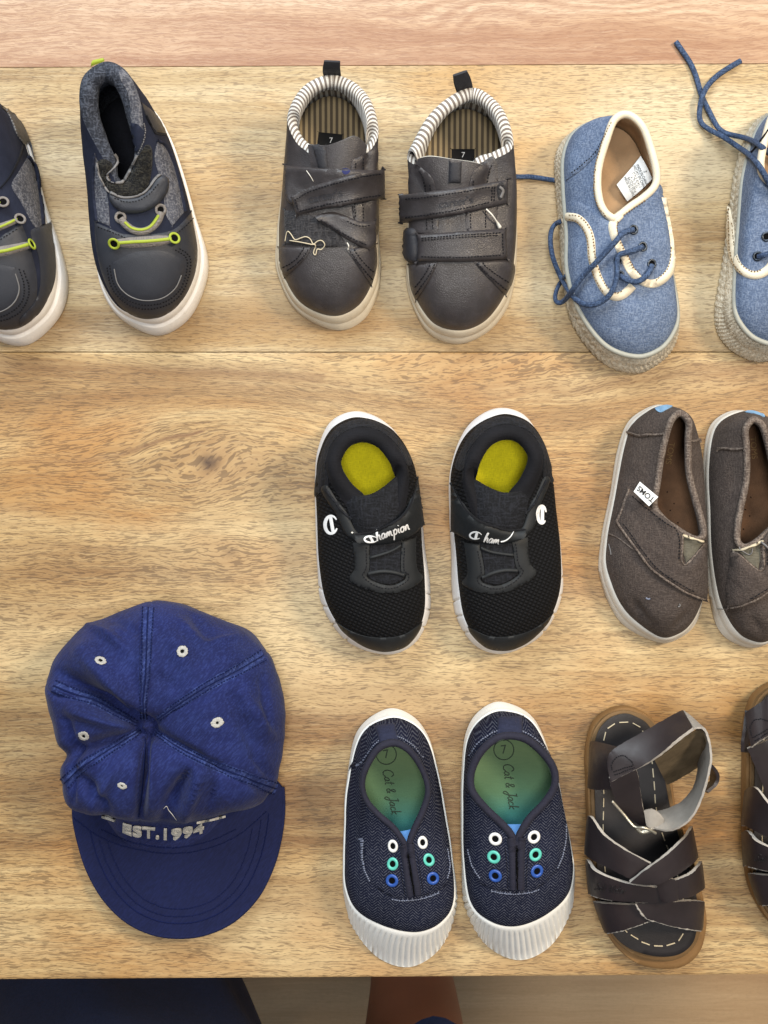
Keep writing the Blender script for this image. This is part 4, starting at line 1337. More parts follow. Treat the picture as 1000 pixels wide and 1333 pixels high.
t2.tube('lace', t2.over([(880, 54, .0018), (889, 67, .0018), (899, 82, .0018), (906, 98, .0018), (911, 116, .0018), (915, 128, .0022), (922, 142, .0028), (929, 156, .003), (936, 168, .005), (946, 174, .012), (960, 177, .008), (972, 180, .004), (985, 186, .004), (998, 196, .004), (1012, 210, .004), (1025, 230, .003)], 3, 6), .0018, 'cb_lace', flat=.8, n=180)
t2.tube('lace', t2.over([(964.5, 79, .0018), (951, 87, .0018), (937, 96, .0018), (924, 108, .003), (916, 121, .0065), (911.5, 138, .005), (910.5, 154, .0035), (914, 162, .0035), (926, 170, .004), (942, 178, .012), (958, 189, .010), (975, 201, .005), (988, 215, .005), (998, 232, .004), (1008, 250, .003)], 3, 6), .0018, 'cb_lace', flat=.8, n=180)
t2.tube('lace', t2.over([(987, 334, .0005), (995, 332, .003), (1006, 328, .003), (1020, 322, .001)], 3, 2), .00175, 'cb_lace', flat=.8, n=40)
t2.emit()

# ------------------------------------------------------------------ black mesh runners
g_bk = 'black mesh runner pair'


def c_mark(t, cx, cy, rx, ry, rot, mir=1):
    ca, sa = math.cos(rot), math.sin(rot)
    q = lambda x, y: (cx + (x * ca - y * sa) * rx * mir, cy + (x * sa + y * ca) * ry)
    data = ([], [], [])
    t.ribbon('', [q(math.cos(a), -math.sin(a)) for a in np.radians(np.linspace(20, 322, 22))], [w_ * ry / 11.5 if ry > 6 else w_ * .5 for w_ in (1.6, 3, 4.4, 4.6, 4.2, 3, 1.8)], 'print_white', .00004, .0002, True, False, None, 1.4, data=data)
    t.ribbon('', [q(.1, -.85), q(.1, 0), q(.1, .85)], 4.4 if ry > 6 else 3.4, 'print_white', .00004, .0002, True, False, None, 1.4, data=data)
    return t.add('emblem', data[0], data[1], 'print_white', uv=data[2], mirror=False)


t = Thing('running_shoe', 'black mesh running shoe with white script lettering fully legible on its strap', 'sneaker', W(485, 700), g_bk)
BG = [(467, 535), (431, 548), (414, 585), (411, 625), (412, 675), (414, 735), (419, 788), (452, 835), (503, 852), (540, 837), (559, 800), (560, 760), (553, 715), (546, 660), (534, 605), (507, 555)]
BT = [(468, 545, .020), (436, 557, .020), (418, 588, .020), (413, 625, .020), (413, 675, .020), (416, 740, .019), (427, 790, .018), (455, 828, .017), (503, 847, .017), (535, 835, .017), (552, 800, .018), (553, 755, .019), (550, 715, .020), (546, 660, .020), (538, 605, .020), (511, 562, .020)]
BC = [(470, 557, .058), (442, 568, .058), (426, 595, .057), (429, 618, .056), (447, 641, .054), (466, 655, .053), (479, 670, .052), (484, 684, .051), (497, 694, .05), (512, 688, .05), (519, 676, .051), (522, 655, .053), (527, 633, .054), (530, 611, .056), (523, 590, .057), (500, 565, .058)]


def notch(a, fr):
    o = np.zeros_like(a)
    for c in (.345, .375, .405, .435, .60, .635, .665):
        o -= .0016 * np.exp(-((a - c) / .0016) ** 2)
    return o * (1 if fr < .8 else .3)


t.sole(BG, BT, 'bk_sole', prof=[(0, -.4), (.12, .4), (.4, .9), (.7, .8), (.92, .4), (1, -.2)], N=560, rib=notch)
t.upper(BT, BC, 'bk_mesh', 'bk_lining', 'bk_insole', h1=.6, g=[.25, .25, .3, .3, .3, .3, .2, .14, .12, .14, .2, .3, .3, .3, .3, .25], bulge=1.6, t0=.0024, t1=.0068, lip=31, wr=.0005, seed=21, padb=.45)
t.drape('heel_panel', [(468, 546), (440, 556), (423, 580), (413, 615), (410, 645), (416, 642), (428, 632), (424, 605), (432, 578), (448, 563), (470, 556), (496, 562), (520, 584), (530, 606), (536, 600), (525, 580), (508, 560), (490, 549)], 'bk_knit', th=.0007)
t.band('tongue', [(449, 638, .049), (465, 645, .0535), (484, 643, .055), (503, 632, .054), (517, 620, .050)], [(467, 692, .047), (480, 698, .050), (497, 700, .051), (510, 696, .050), (521, 682, .048)], 'bk_knit', 'bk_lining', th=.004, crown=.0012)
t.drape('strap_keeper', [(419, 637), (426, 632), (438, 650), (452, 668), (463, 690), (473, 699), (464, 704), (449, 694), (440, 672), (428, 654)], 'bk_overlay', th=.0014)
t.ribbon('frayed_edge', [(424, 637), (436, 653), (444, 664), (458, 676)], 3.2, 'bk_knit', th=.0006)
U = [(460, 706), (460, 706), (462, 739), (455, 751), (463, 761), (488, 770), (512, 772), (535, 765), (550, 752), (542, 738), (541, 700), (541, 700), (523, 705), (523, 705), (522, 742), (528, 749), (525, 756), (510, 762), (492, 759), (478, 751), (481, 739), (481, 707), (481, 707)]
t.drape('throat_panel', U, 'bk_overlay', th=.0009)
t.drape('throat_mesh', [(482, 706), (482, 706), (522, 704), (522, 704), (521, 742), (526, 750), (522, 755), (508, 760), (494, 758), (480, 750), (482, 738)], 'bk_knit', th=.0004)
t.stitch([[(477, 712), (477, 738), (473, 750), (490, 763), (511, 766), (529, 757), (532, 748), (526, 741), (527, 712)]], 'thread_dark', 4, 2.6, 1.2)
t.ribbon('elastic_cord', [(482, 726), (496, 722), (510, 717), (522, 710)], 4, 'bk_overlay', th=.0010)
t.ribbon('elastic_cord', [(480, 747), (496, 744), (512, 745), (526, 749)], 5, 'bk_overlay', th=.0010)
t.drape('toe_guard', [(438, 809), (438, 809), (454, 820), (476, 828), (503, 830), (528, 825), (549, 810), (549, 810), (547, 818), (538, 832), (525, 843), (503, 848), (481, 844), (462, 834), (446, 821)], 'bk_overlay', th=.0009)
t.drape('strap', [(461, 695), (468, 695), (484, 693), (500, 686), (521, 674), (535, 656), (543, 624), (543, 624), (547, 655), (551, 683), (551, 683), (535, 697), (512, 706), (487, 709), (466, 706)], 'bk_overlay', th=.0022, fit=.8)
t.ribbon('strap_edge', [(463, 696), (484, 694), (500, 687), (521, 675), (535, 657), (542, 630)], 1.6, 'bk_lining', th=.0006)
t.ribbon('lint', [(458, 693), (460, 694)], 2.2, 'thread_white', th=.0008)
for p in t.parts[-1:]:
    p['mirror'] = False
nb = len(t.parts)
script(t, 'hampion', 510, 691.5, 13.6, 20, 1.8, 'print_white', thick=.00004, off=.0002)
c_mark(t, 483, 702, 8.5, 4.0, -.25)
c_mark(t, 431.5, 683, 8, 11.5, -.25)
t.emit()
bx_ = mate((467, 535), (497, 852), (643, 532), (665, 849))
t2 = Thing('running_shoe', 'black mesh running shoe with worn, half missing white script lettering on its strap', 'sneaker', bx_(np.array([W(485, 700)]))[0], g_bk)
t2.parts = [dict(p, v=bx_(p['v']), f=[tuple(reversed(q)) for q in p['f']], parent=None) for p in t.parts[:nb] if p['mirror']]
for p in t2.parts:
    if p['name'] in ('upper', 'strap', 'throat_panel', 'heel_panel', 'strap_keeper'):
        t2.bv.append(BVHTree.FromPolygons([Vector(q) for q in p['v']], p['f']))
script(t2, 'ham', 640, 702, 12.5, -9, 1.7, 'print_white', thick=.00004, off=.0002)
c_mark(t2, 619.5, 697, 7.5, 4.6, .15)
t2.ribbon('lettering', [(652, 705), (657, 704), (662, 701), (667, 695), (670, 689)], [1.6, 1.6, 1.2, .8], 'print_white', th=.0003, mirror=False)
c_mark(t2, 705.5, 670, 5.5, 11.5, .05)
t2.ribbon('lint', [(660, 686), (662, 687)], 2.4, 'thread_white', th=.0008)
t2.ribbon('lint', [(699, 611), (702, 614)], 2.4, 'thread_grey', th=.0008)
t2.emit()

# ------------------------------------------------------------------ brown canvas slip ons
g_tm = 'brown canvas slip on pair'
t = Thing('slip_on_shoe', 'worn brown canvas slip-on shoe with a white fabric tag on its strap', 'shoe', W(855, 690), g_tm)
TG = [(860, 528), (834, 536), (815, 554), (803, 590), (795, 640), (783, 700), (781, 752), (806, 808), (855, 836), (887, 829), (908, 806), (914, 765), (912, 710), (908, 650), (903, 592), (889, 545)]
TT = [(863, 529), (840, 538), (821, 557), (810, 595), (801, 645), (790, 705), (791, 748), (815, 797), (857, 829), (885, 825), (904, 804), (917, 765), (920, 710), (916, 650), (911, 594), (896, 545)]
TC = [(886, 538, .046), (875, 546, .046), (868, 565, .044), (861, 595, .041), (856, 630, .039), (852, 658, .039), (864, 676, .04), (880, 688, .041), (896, 698, .042), (909, 702, .041), (916, 693, .04), (912, 672, .039), (905, 648, .039), (897, 615, .041), (896, 575, .044), (897, 550, .046)]
TTz = [(x, y, .014) for x, y in TT]
t.sole(TG, TTz, 'tm_sole', prof=[(0, 0), (.1, .5), (.5, .9), (.56, .5), (.62, .8), (.92, .7), (1, 0)], N=220)
t.upper(TTz, TC, 'tm_canvas', 'tm_canvas', 'tm_insole', h1=.62, g=[.3, .3, .3, .3, .3, .3, .2, .14, .12, .14, .2, .3, .3, .3, .3, .3], bulge=.8, t0=.0016, t1=.0008, wr=.0008, seed=31,
        dents=[(834, 797, .026, .003, .009, .6, -.0032), (852, 800, .03, .010, .006, 0, .0012), (886, 808, .026, .003, .007, -.6, -.0022), (800, 760, .03, .006, .012, .2, -.001)])
t.drape('heel_panel', [(817, 562), (817, 562), (832, 567), (852, 565), (869, 563), (869, 563), (874, 548), (886, 538), (880, 532), (858, 533), (838, 541), (825, 552)], 'tm_canvas', th=.001)
t.ribbon('frayed_hem', [(817, 563), (824, 565), (832, 567.5), (842, 566), (852, 566), (862, 565), (870, 563)], 3.4, 'tm_hem', th=.0011)
t.ribbon('frayed_hem', [(897, 574), (905, 574), (913, 570)], 3.4, 'tm_hem', th=.0011)
t.tube('collar_hem', [W(x, y, z + .0002) for x, y, z in TC], .0021, 'tm_hem', closed=True, n=180, solid=True)
t.drape('heel_tag', [(853, 532), (860, 529), (870, 527.5), (876, 529), (868, 533), (861, 537), (857, 536)], 'tm_blue', th=.0008)
t.ribbon('vamp_seam', [(793, 695), (803, 699), (813, 706), (824, 715)], 1.8, 'tm_hem', th=.0004)
SP = [(818, 635), (818, 635), (832, 648), (848, 661), (866, 674), (889, 695), (889, 695), (888, 730), (893, 735), (905, 723), (918, 706), (918, 706), (920, 745), (919, 781), (919, 781), (899, 774), (872, 758), (846, 738), (826, 711), (803, 679), (803, 679), (811, 656)]
t.drape('strap', SP, 'tm_canvas', th=.0022, bump=.0003, fit=.6)
t.drape('elastic_gore', [(890, 697), (890, 697), (916, 704), (916, 704), (905, 720), (893, 732), (893, 732), (889, 715)], 'tm_elastic', th=.0006)
t.ribbon('gore_edge', [(889, 696), (902, 701), (917, 705)], 2.4, 'thread_cream', th=.0008)
t.ribbon('frayed_hem', [(803, 679), (814, 695), (826, 711), (836, 725), (846, 738), (859, 749), (872, 758), (886, 767), (899, 774), (918, 781)], 3.0, 'tm_hem', th=.0007)
t.ribbon('frayed_hem', [(819, 637), (814, 652), (808, 668), (803, 679)], 2.4, 'tm_hem', th=.0006)
t.ribbon('frayed_hem', [(889, 696), (888, 714), (888, 730), (893, 735), (905, 723), (918, 707)], 2.4, 'tm_hem', th=.0007)
t.stitch([[(823, 646), (836, 657), (850, 668), (866, 680), (883, 694), (884, 728)], [(812, 682), (826, 702), (842, 724), (858, 742), (880, 757), (905, 771)]], 'thread_dark', 4.6, 3, 1.2)
lbl = t.band('fabric_tag', [(833, 627, .042), (845, 637, .043), (857, 647, .0445)], [(825, 640, .042), (835, 649.5, .043), (845, 659, .0445)], 'label_white', th=.0008, n=12, mirror=False)
t.text('TOMS', 841, 643, 10, 140, 'print_black', off=.0004, bold=.012, parent=lbl)
t.text('TOMS', 872, 590, 11, -100, 'thread_tan', off=.0003)
for x, y in ((877, 655), (868, 640), (882, 680), (872, 664)):
    t.ribbon('perforation', [(x, y), (x + 1, y + .6)], 1.8, 'hole', th=.0002)
t.ribbon('lint', [(841, 778), (844, 780), (847, 779)], 2.2, 'thread_light', th=.0004)
t.ribbon('lint', [(884, 786), (886, 788), (883, 790)], 1.8, 'thread_grey', th=.0004)
t.ribbon('lint', [(793, 708), (795, 716), (796, 722)], 1.0, 'thread_grey', th=.0003)
nt = len(t.parts)
t.emit()
tx = mate((860, 529), (855, 836), (951, 536), (990, 842))
t2 = Thing('slip_on_shoe', 'worn brown canvas slip-on shoe with loose threads and no white tag', 'shoe', tx(np.array([W(855, 690)]))[0], g_tm)
t2.parts = [dict(p, v=tx(p['v']), f=[tuple(reversed(q)) for q in p['f']], parent=None) for p in t.parts if p['mirror'] and p['name'] != 'lint']
for p in t2.parts:
    if p['name'] in ('upper', 'strap', 'insole', 'lining'):
        t2.bv.append(BVHTree.FromPolygons([Vector(q) for q in p['v']], p['f']))
t2.text('TOMS', 981, 583, 11, -85, 'thread_tan', off=.0003)
t2.tube('loose_thread', t2.over([(964, 708, .001), (963, 714, .002), (968, 718, .002), (975, 722, .001), (979, 720, .002), (980, 712, .002)], 1.5, 1), .0004, 'thread_grey', seg=5, n=40)
t2.tube('loose_thread', t2.over([(988, 704, .001), (993, 707, .002), (999, 712, .003), (1004, 718, .001)], 1.5, 1), .0007, 'thread_grey', seg=5, n=30)
t2.emit()

# ------------------------------------------------------------------ navy herringbone slip ons
g_dn = 'navy herringbone slip on pair'
t = Thing('canvas_slip_on', 'navy herringbone slip-on shoe with a rubber toe, nearer the sandals', 'shoe', W(670, 1080), g_dn)
KG = [(654, 914), (624, 926), (607, 955), (602, 1005), (601, 1060), (602, 1115), (605, 1175), (632, 1228), (675, 1249), (715, 1232), (740, 1192), (747, 1150), (741, 1105), (731, 1055), (720, 1005), (696, 938)]
KT = [(656, 926, .018), (628, 936, .018), (610, 962, .017), (604, 1008, .016), (603, 1060, .016), (604, 1115, .017), (612, 1174, .022), (637, 1201, .029), (672, 1208, .031), (708, 1195, .029), (738, 1168, .022), (746, 1135, .017), (742, 1100, .016), (733, 1055, .016), (722, 1005, .017), (694, 942, .018)]
KC = [(659, 958, .05), (638, 967, .05), (622, 985, .049), (613, 1008, .047), (615, 1030, .046), (632, 1052, .046), (652, 1071, .046), (665, 1086, .046), (671, 1102, .045), (677, 1086, .046), (689, 1066, .046), (708, 1046, .046), (721, 1026, .046), (722, 1005, .047), (711, 985, .049), (686, 963, .05)]


def ribs(a, fr):
    w = sm(a, .355, .375) * (1 - sm(a, .645, .665))
    return w * .0017 * (np.abs(np.cos(np.pi * a * 92)) ** .5 - .6) * (1 if .04 < fr < .93 else 0)


t.sole(KG, KT, 'dn_sole', prof=[(0, 0), (.05, .5), (.35, 1.0), (.66, .9), (.86, .7), (.93, .9), (.98, .6), (1, -.2)], N=960, rib=ribs)
t.upper(KT, KC, 'dn_cloth', 'dn_lining', 'dn_insole', h1=.6, g=[.3, .3, .3, .3, .3, .3, .2, .12, .1, .12, .2, .3, .3, .3, .3, .3], bulge=1.0, t0=.0018, t1=.0006, lip=34, wr=.0006, seed=41, ins_z=.005)
t.drape('facing', [(606, 1040), (606, 1104), (612, 1128), (622, 1146), (637, 1155), (655, 1159), (672, 1159), (672, 1159), (671, 1106), (665, 1090), (652, 1074), (632, 1055), (614, 1034)], 'dn_cloth', th=.0009)
t.drape('facing', [(673, 1159), (673, 1159), (690, 1158), (706, 1151), (720, 1137), (730, 1120), (735, 1100), (736, 1075), (731, 1045), (722, 1029), (708, 1049), (689, 1069), (678, 1088), (673, 1106)], 'dn_cloth', th=.0009)
t.stitch([[(609, 1106), (615, 1127), (625, 1143)], [(641, 1160), (655, 1163), (672, 1164), (690, 1162), (704, 1157)], [(726, 1130), (733, 1112), (737, 1090), (737, 1070)]], 'thread_light', 3.4, 2.2, 1.2)
t.stitch([[(640, 1157), (640, 1162)], [(646, 1158), (646, 1164)], [(652, 1159), (652, 1165)], [(658, 1160), (658, 1165)], [(664, 1160), (664, 1166)], [(676, 1160), (676, 1165)], [(682, 1159), (682, 1165)], [(688, 1158), (688, 1163)]], 'thread_light', 20, 4, 1.0, curve=False)
t.drape('heel_counter', [(609, 985), (609, 985), (615, 965), (630, 945), (648, 932), (668, 930), (684, 936), (700, 955), (716, 982), (716, 982), (704, 972), (690, 960), (672, 952), (655, 952), (638, 958), (622, 972)], 'dn_cloth', th=.0007)
t.stitch([[(611, 984), (622, 968), (638, 956), (655, 949)], [(674, 949), (692, 958), (706, 970), (717, 984)]], 'thread_light', 3.6, 2.4, 1.2)
t.drape('heel_tab', [(648, 934), (648, 934), (680, 933), (680, 933), (680, 957), (680, 957), (648, 957), (648, 957)], 'dn_tab', th=.0014)
t.tube('collar_binding', [W(x, y, z + .0004) for x, y, z in KC], .0024, 'dn_binding', closed=True, n=200, solid=True)
t.ribbon('slit_binding', [(664, 1090), (667, 1108), (668, 1130), (668.5, 1157)], 10, 'dn_binding', th=.0014, solid=True)
t.ribbon('slit_binding', [(680, 1090), (678.5, 1108), (678, 1130), (678, 1157)], 10, 'dn_binding', th=.0014, solid=True)
t.ribbon('slit', [(673.5, 1100), (673.5, 1130), (673.5, 1157)], 1.6, 'hole', th=.0003, off=.0012)
t.stitch([[(661, 1155), (660, 1125), (657, 1101)], [(685, 1155), (686, 1125), (688, 1101)]], 'thread_dark', 3.6, 2.4, 1.1)
t.band('gusset', [(657, 1073, .033), (668, 1073.5, .034), (683, 1073, .033)], [(664, 1096, .040), (671, 1098, .042), (679, 1096, .040)], 'dn_blue', 'label_white', th=.001, n=16)
for i, (mm_, l, r) in enumerate((('enamel_white', (645, 1092), (695, 1089.5)), ('enamel_teal', (643, 1115.5), (697, 1112.5)), ('enamel_blue', (645, 1140), (699, 1134)))):
    for x, y in (l, r):
        t.eyelet(x, y, .0031, .0011, mm_, lift=.0004, fl=.5)
nk = len(t.parts)


def canvas_print(t, cx, cy, tx_, ty, ang):
    ring = [(cx + 13 * math.cos(a), cy + 13 * math.sin(a)) for a in np.linspace(0, 2 * math.pi, 20)[:-1]]
    r = t.ribbon('size_mark', ring, 1.3, 'print_faint', th=.0001, closed=True, mirror=False)
    t.text('7', cx, cy, 16, ang + 90, 'print_faint', name='size_number', off=.0003, parent=r)
    script(t, 'Cat & Jack', tx_, ty, 13, ang, 1.3, 'print_faint', name='insole_lettering', thick=.0001)


canvas_print(t, 656, 976, 664, 1023, -82)
t.emit()
kx = mate((654, 914), (675, 1249), (502, 922), (537, 1259))
kx0 = kx


def kx(v):
    # this shoe is squeezed narrower at the collar than its mate
    q = kx0(v)
    h_, e_ = np.array(W(502, 922))[:2], np.array(W(537, 1259))[:2]
    ax_ = (e_ - h_) / np.linalg.norm(e_ - h_)
    sd_ = np.array([-ax_[1], ax_[0]])
    r_ = q[:, :2] - h_
    u_ = r_ @ ax_ / np.linalg.norm(e_ - h_)
    l_ = r_ @ sd_
    w_ = sm(q[:, 2], .014, .044) * (1 - sm(u_, .42, .62))
    w2_ = sm(q[:, 2], .016, .044) * sm(u_, .15, .45) * (1 - sm(u_, .75, .95))
    l2 = l_ * (1 - .24 * w_) + .0042 * w2_
    q[:, :2] = h_ + np.outer(r_ @ ax_, ax_) + np.outer(l2, sd_)
    return q


t2 = Thing('canvas_slip_on', 'navy herringbone slip-on shoe with a rubber toe, nearer the cap', 'shoe', kx(np.array([W(670, 1080)]))[0], g_dn)
t2.parts = [dict(p, v=kx(p['v']), f=[tuple(reversed(q)) for q in p['f']], parent=p['parent']) for p in t.parts[:nk]]
for p in t2.parts:
    if p['name'] in ('upper', 'lining', 'insole'):
        t2.bv.append(BVHTree.FromPolygons([Vector(q) for q in p['v']], p['f']))
canvas_print(t2, 503, 982, 509, 1030, -78)
t2.emit()

# ------------------------------------------------------------------ leather sandals
g_sd = 'dark leather sandal pair'
t = Thing('sandal', 'dark leather sandal standing right beside the navy herringbone slip-ons', 'sandal', W(838, 1090), g_sd)
SG = [(808, 918.6), (790, 924), (772, 939), (764, 961), (761, 985), (762, 1010), (763, 1045), (764, 1080), (766, 1115), (769, 1150), (777, 1187), (793, 1217), (809, 1235), (829, 1248), (851, 1253), (876, 1253), (894, 1245), (906, 1231), (912, 1212), (914, 1188), (908, 1155), (898, 1118), (886, 1083), (875, 1049), (870, 1017), (866, 985), (860, 958), (845, 934), (826, 922)]
t.sole(SG, [(500 + (x - 500) * 1.013, 666 + (y - 666) * 1.013, .012) for x, y in SG], 'sd_sole', prof=[(0, 0), (.1, .4), (.5, .7), (.9, .5), (1, 0)], N=220)
SI = [(811, 925), (793, 930), (778, 944), (770, 963), (768, 987), (769, 1012), (770, 1047), (771, 1082), (772, 1117), (775, 1152), (782, 1188), (796, 1217), (811, 1233), (831, 1245), (853, 1250), (876, 1250), (894, 1242), (906, 1228), (912, 1210), (914, 1187), (909, 1155), (899, 1118), (887, 1083), (877, 1049), (871, 1017), (867, 985), (861, 960), (847, 938), (829, 928)]
t.sole([(x, y, .0122) for x, y in SI], [(x, y, .0165) for x, y in SI], 'sd_welt', prof=[(0, 0), (.3, .2), (.8, .2), (1, 0)], N=200, name='midsole', zlow=0.0)
SI2 = [(814, 929), (796, 934), (782, 947), (775, 965), (773, 988), (774, 1013), (775, 1047), (776, 1082), (777, 1117), (779, 1151), (785, 1186), (798, 1215), (814, 1231), (833, 1240), (856, 1245), (878, 1244), (893, 1237), (903, 1225), (907, 1208), (909, 1186), (904, 1155), (894, 1118), (882, 1083), (872, 1049), (866, 1017), (862, 987), (856, 964), (843, 943), (830, 934)]
t.sole([(x, y, .017) for x, y in SI2], [(x, y, .0195) for x, y in SI2], 'sd_foot', prof=[(0, 0), (.5, .2), (1, 0)], N=200, name='footbed', zlow=0.0)
t.stitch([[(786, 964), (789, 952), (798, 943), (814, 940), (828, 943), (837, 952), (844, 970), (849, 992), (852, 1025), (854, 1052), (862, 1085), (876, 1120), (886, 1155), (892, 1185), (891, 1210), (885, 1223), (874, 1229), (856, 1232), (838, 1227), (829, 1222), (815, 1212), (800, 1190), (790, 1150), (786, 1110), (785, 1077), (786, 1033), (784, 990)]], 'thread_cream', 17, 11.5, 1.5, th=.0005, closed=True)
LE, RA = 'sd_leather', 'sd_raw'
B = lambda *a, **k: t.band(*a, **dict(dict(n=36, m=7, th=.0024, rough=.00010), **k))
# toe straps
B('toe_strap', [(774, 1173, .014), (777, 1174, .026), (800, 1176, .036), (829, 1177, .040), (850, 1178, .040)], [(789, 1213, .014), (791, 1214, .022), (808, 1211, .031), (830, 1204, .037), (851, 1197, .038)], LE, RA)
B('toe_strap', [(827, 1175, .0435), (850, 1174, .0440), (875, 1173, .042), (900, 1172, .034), (914, 1173, .024), (915, 1175, .014)], [(842, 1195, .0415), (855, 1199, .0405), (876, 1205, .037), (898, 1209, .029), (912, 1211, .020), (912, 1211, .014)], LE, RA)
# middle straps
B('middle_strap', [(764, 1120, .014), (766, 1119, .030), (775, 1132, .040), (795, 1142, .047), (822, 1150, .051), (854, 1154, .053), (868, 1156, .053)], [(768, 1164, .014), (770, 1164, .024), (778, 1167, .033), (797, 1171, .041), (822, 1173, .045), (850, 1174, .047), (866, 1173, .047)], LE, RA)
B('middle_strap', [(872, 1147, .053), (884, 1143, .052), (898, 1137, .047), (909, 1126, .036), (912, 1121, .014)], [(874, 1170, .048), (886, 1169, .047), (900, 1166, .041), (914, 1158, .028), (916, 1156, .014)], LE, RA)
B('strap_loop', [(855, 1149, .0550), (864, 1145, .0565), (874, 1143, .0555), (881, 1147, .053)], [(861, 1173, .0490), (868, 1173, .0505), (876, 1173, .0500), (882, 1170, .048)], LE, RA, n=16)
# upper crossing straps
B('instep_strap', [(766, 1066, .014), (767, 1062, .034), (773, 1066, .044), (787, 1086, .052), (813, 1105, .057), (848, 1124, .058)], [(763, 1112, .014), (764, 1113, .030), (776, 1121, .041), (795, 1130, .048), (816, 1141, .053), (832, 1149, .053)], LE, RA)
B('instep_strap', [(820, 1148, .0570), (838, 1133, .0605), (858, 1119, .0610), (876, 1104, .058), (892, 1088, .048), (899, 1077, .036), (899, 1076, .014)], [(846, 1151, .0560), (857, 1150, .0575), (870, 1144, .057), (884, 1136, .052), (899, 1125, .041), (907, 1117, .028), (906, 1117, .014)], LE, RA)
for ep in ([(791, 1214.5, .022), (808, 1211.5, .031), (830, 1204.5, .037), (846, 1199, .0385)], [(828, 1177, .0440), (834, 1187, .0430), (842, 1195.5, .0415), (855, 1199.5, .0405), (876, 1205.5, .037), (898, 1209.5, .029), (912, 1211.5, .020)], [(770, 1164.5, .024), (778, 1167.5, .033), (797, 1171.5, .041)]):
    pe = spl([W(*q) for q in ep], 60)
    pe = pe + RNG.normal(0, .00012, pe.shape)
    v_, f_, u_ = tube_mesh(pe, list(.0006 + .0003 * RNG.random(30)), 6)
    t.add('raw_edge', v_, f_, 'sd_raw', uv=u_)
script(t, 'Salt Water', 794, 1157, 9.5, -7, 1.1, 'sd_foot', mirror=True)
# heel side strap, flap and ankle strap
B('heel_strap', [(770, 966, .016), (769, 982, .016), (768, 1004, .016), (766, 1024, .016)], [(806, 973, .052), (800, 985, .056), (798, 1004, .056), (801, 1027, .050)], LE, RA, crown=.004)
B('strap_flap', [(793, 1012, .055), (797, 1030, .052), (805, 1047, .048), (818, 1061, .043), (833, 1073, .039)], [(826, 996, .060), (831, 1010, .058), (834, 1030, .054), (838, 1054, .048), (843, 1074, .041)], LE, RA)
E1 = [(796, 1018, .066), (815, 1008, .069), (836, 998, .073), (862, 981, .077), (886, 961, .080), (903, 949, .081), (915, 948, .080), (922, 959, .079), (926, 985, .077), (922, 1010, .075), (914, 1038, .071), (902, 1062, .066), (888, 1075, .062), (872, 1081, .057), (855, 1079, .052), (842, 1070, .048)]
E2 = [(791, 996, .063), (794, 981, .063), (808, 970, .063), (850, 947, .062), (878, 931, .060), (890, 926, .056), (900, 934, .051), (907, 950, .048), (910, 985, .046), (908, 1010, .045), (902, 1028, .044), (888, 1044, .043), (875, 1051, .042), (864, 1055, .041), (852, 1057, .041), (842, 1058, .041)]
B('ankle_strap', E1[:6], E2[:6], LE, RA, n=40)
B('ankle_strap', E1[5:], E2[5:], ['sd_leather', 'sd_pale'][1], RA, n=60, th=.0016)
B('strap_lining', [(852, 989, .070), (870, 977, .073), (888, 963, .076), (904, 952, .0765), (915, 953, .076), (920, 966, .075)], [(868, 1021, .036), (878, 1017, .037), (890, 1010, .038), (900, 1004, .039), (908, 999, .040), (914, 996, .042)], 'sd_suede', 'sd_suede', th=.001)
B('strap_end', [(925, 996, .062), (932, 1003, .060), (935, 1012, .058), (932, 1021, .057), (921, 1031, .058)], [(920, 998, .040), (924, 1005, .040), (926, 1013, .040), (924, 1020, .040), (917, 1030, .042)], LE, LE, n=16)
B('strap_tip', [(839, 1055, .0490), (848, 1053, .0505), (857, 1057, .0510), (864, 1066, .0500)], [(842, 1074, .0490), (847, 1078, .0500), (855, 1078, .0500), (861, 1073, .0495)], 'sd_pale', RA, n=16)
t.stitch([[(797, 1003), (797, 994), (803, 986), (812, 984), (821, 990), (826, 998)], [(799, 1005), (810, 1001), (826, 996)], [(800, 1009), (811, 1005), (827, 999)]], 'thread_dark', 3.4, 2.0, 1.4)
t.tube('buckle', [W(*p) for p in ((829, 1078, .047), (836, 1083, .047), (846, 1081, .048), (850, 1076, .048))], .0016, 'brass', n=24)
t.tube('buckle_pin', [W(*p) for p in ((797, 1043, .050), (812, 1060, .049), (826, 1076, .050), (840, 1078, .053), (854, 1085, .050))], .0009, 'brass', n=40)
t.emit()
sx_ = mate((808, 919), (855, 1253), (1015, 884), (1049, 1222), mirror=False)
t2 = Thing('sandal', 'dark leather sandal beyond its mate, farther from the navy herringbone slip-ons', 'sandal', sx_(np.array([W(838, 1090)]))[0], g_sd)
t2.parts = [dict(p, v=sx_(p['v'])) for p in t.parts if p['name'] not in ('ankle_strap', 'strap_flap', 'strap_lining', 'strap_end', 'strap_tip', 'heel_strap', 'buckle', 'buckle_pin') and not (p['name'] == 'stitching' and p['mat'] == 'thread_dark')]
t = t2
B('heel_strap', [(980, 925, .016), (977, 945, .016), (974, 965, .016), (974, 980, .016)], [(972, 925, .046), (970, 945, .048), (967, 965, .048), (967, 979, .046)], LE, LE, n=20)
B('ankle_strap', [(979, 973, .058), (986, 967, .060), (996, 961, .062), (1010, 952, .065), (1050, 925, .068)], [(971, 928, .050), (980, 922, .053), (992, 914, .055), (1010, 903, .058), (1050, 880, .060)], LE, RA)
B('strap_flap', [(973, 974, .046), (980, 990, .045), (987, 1006, .044), (996, 1030, .042), (1008, 1060, .040)], [(1002, 962, .050), (1012, 980, .050), (1020, 1000, .049), (1026, 1030, .046), (1030, 1058, .042)], LE, RA)
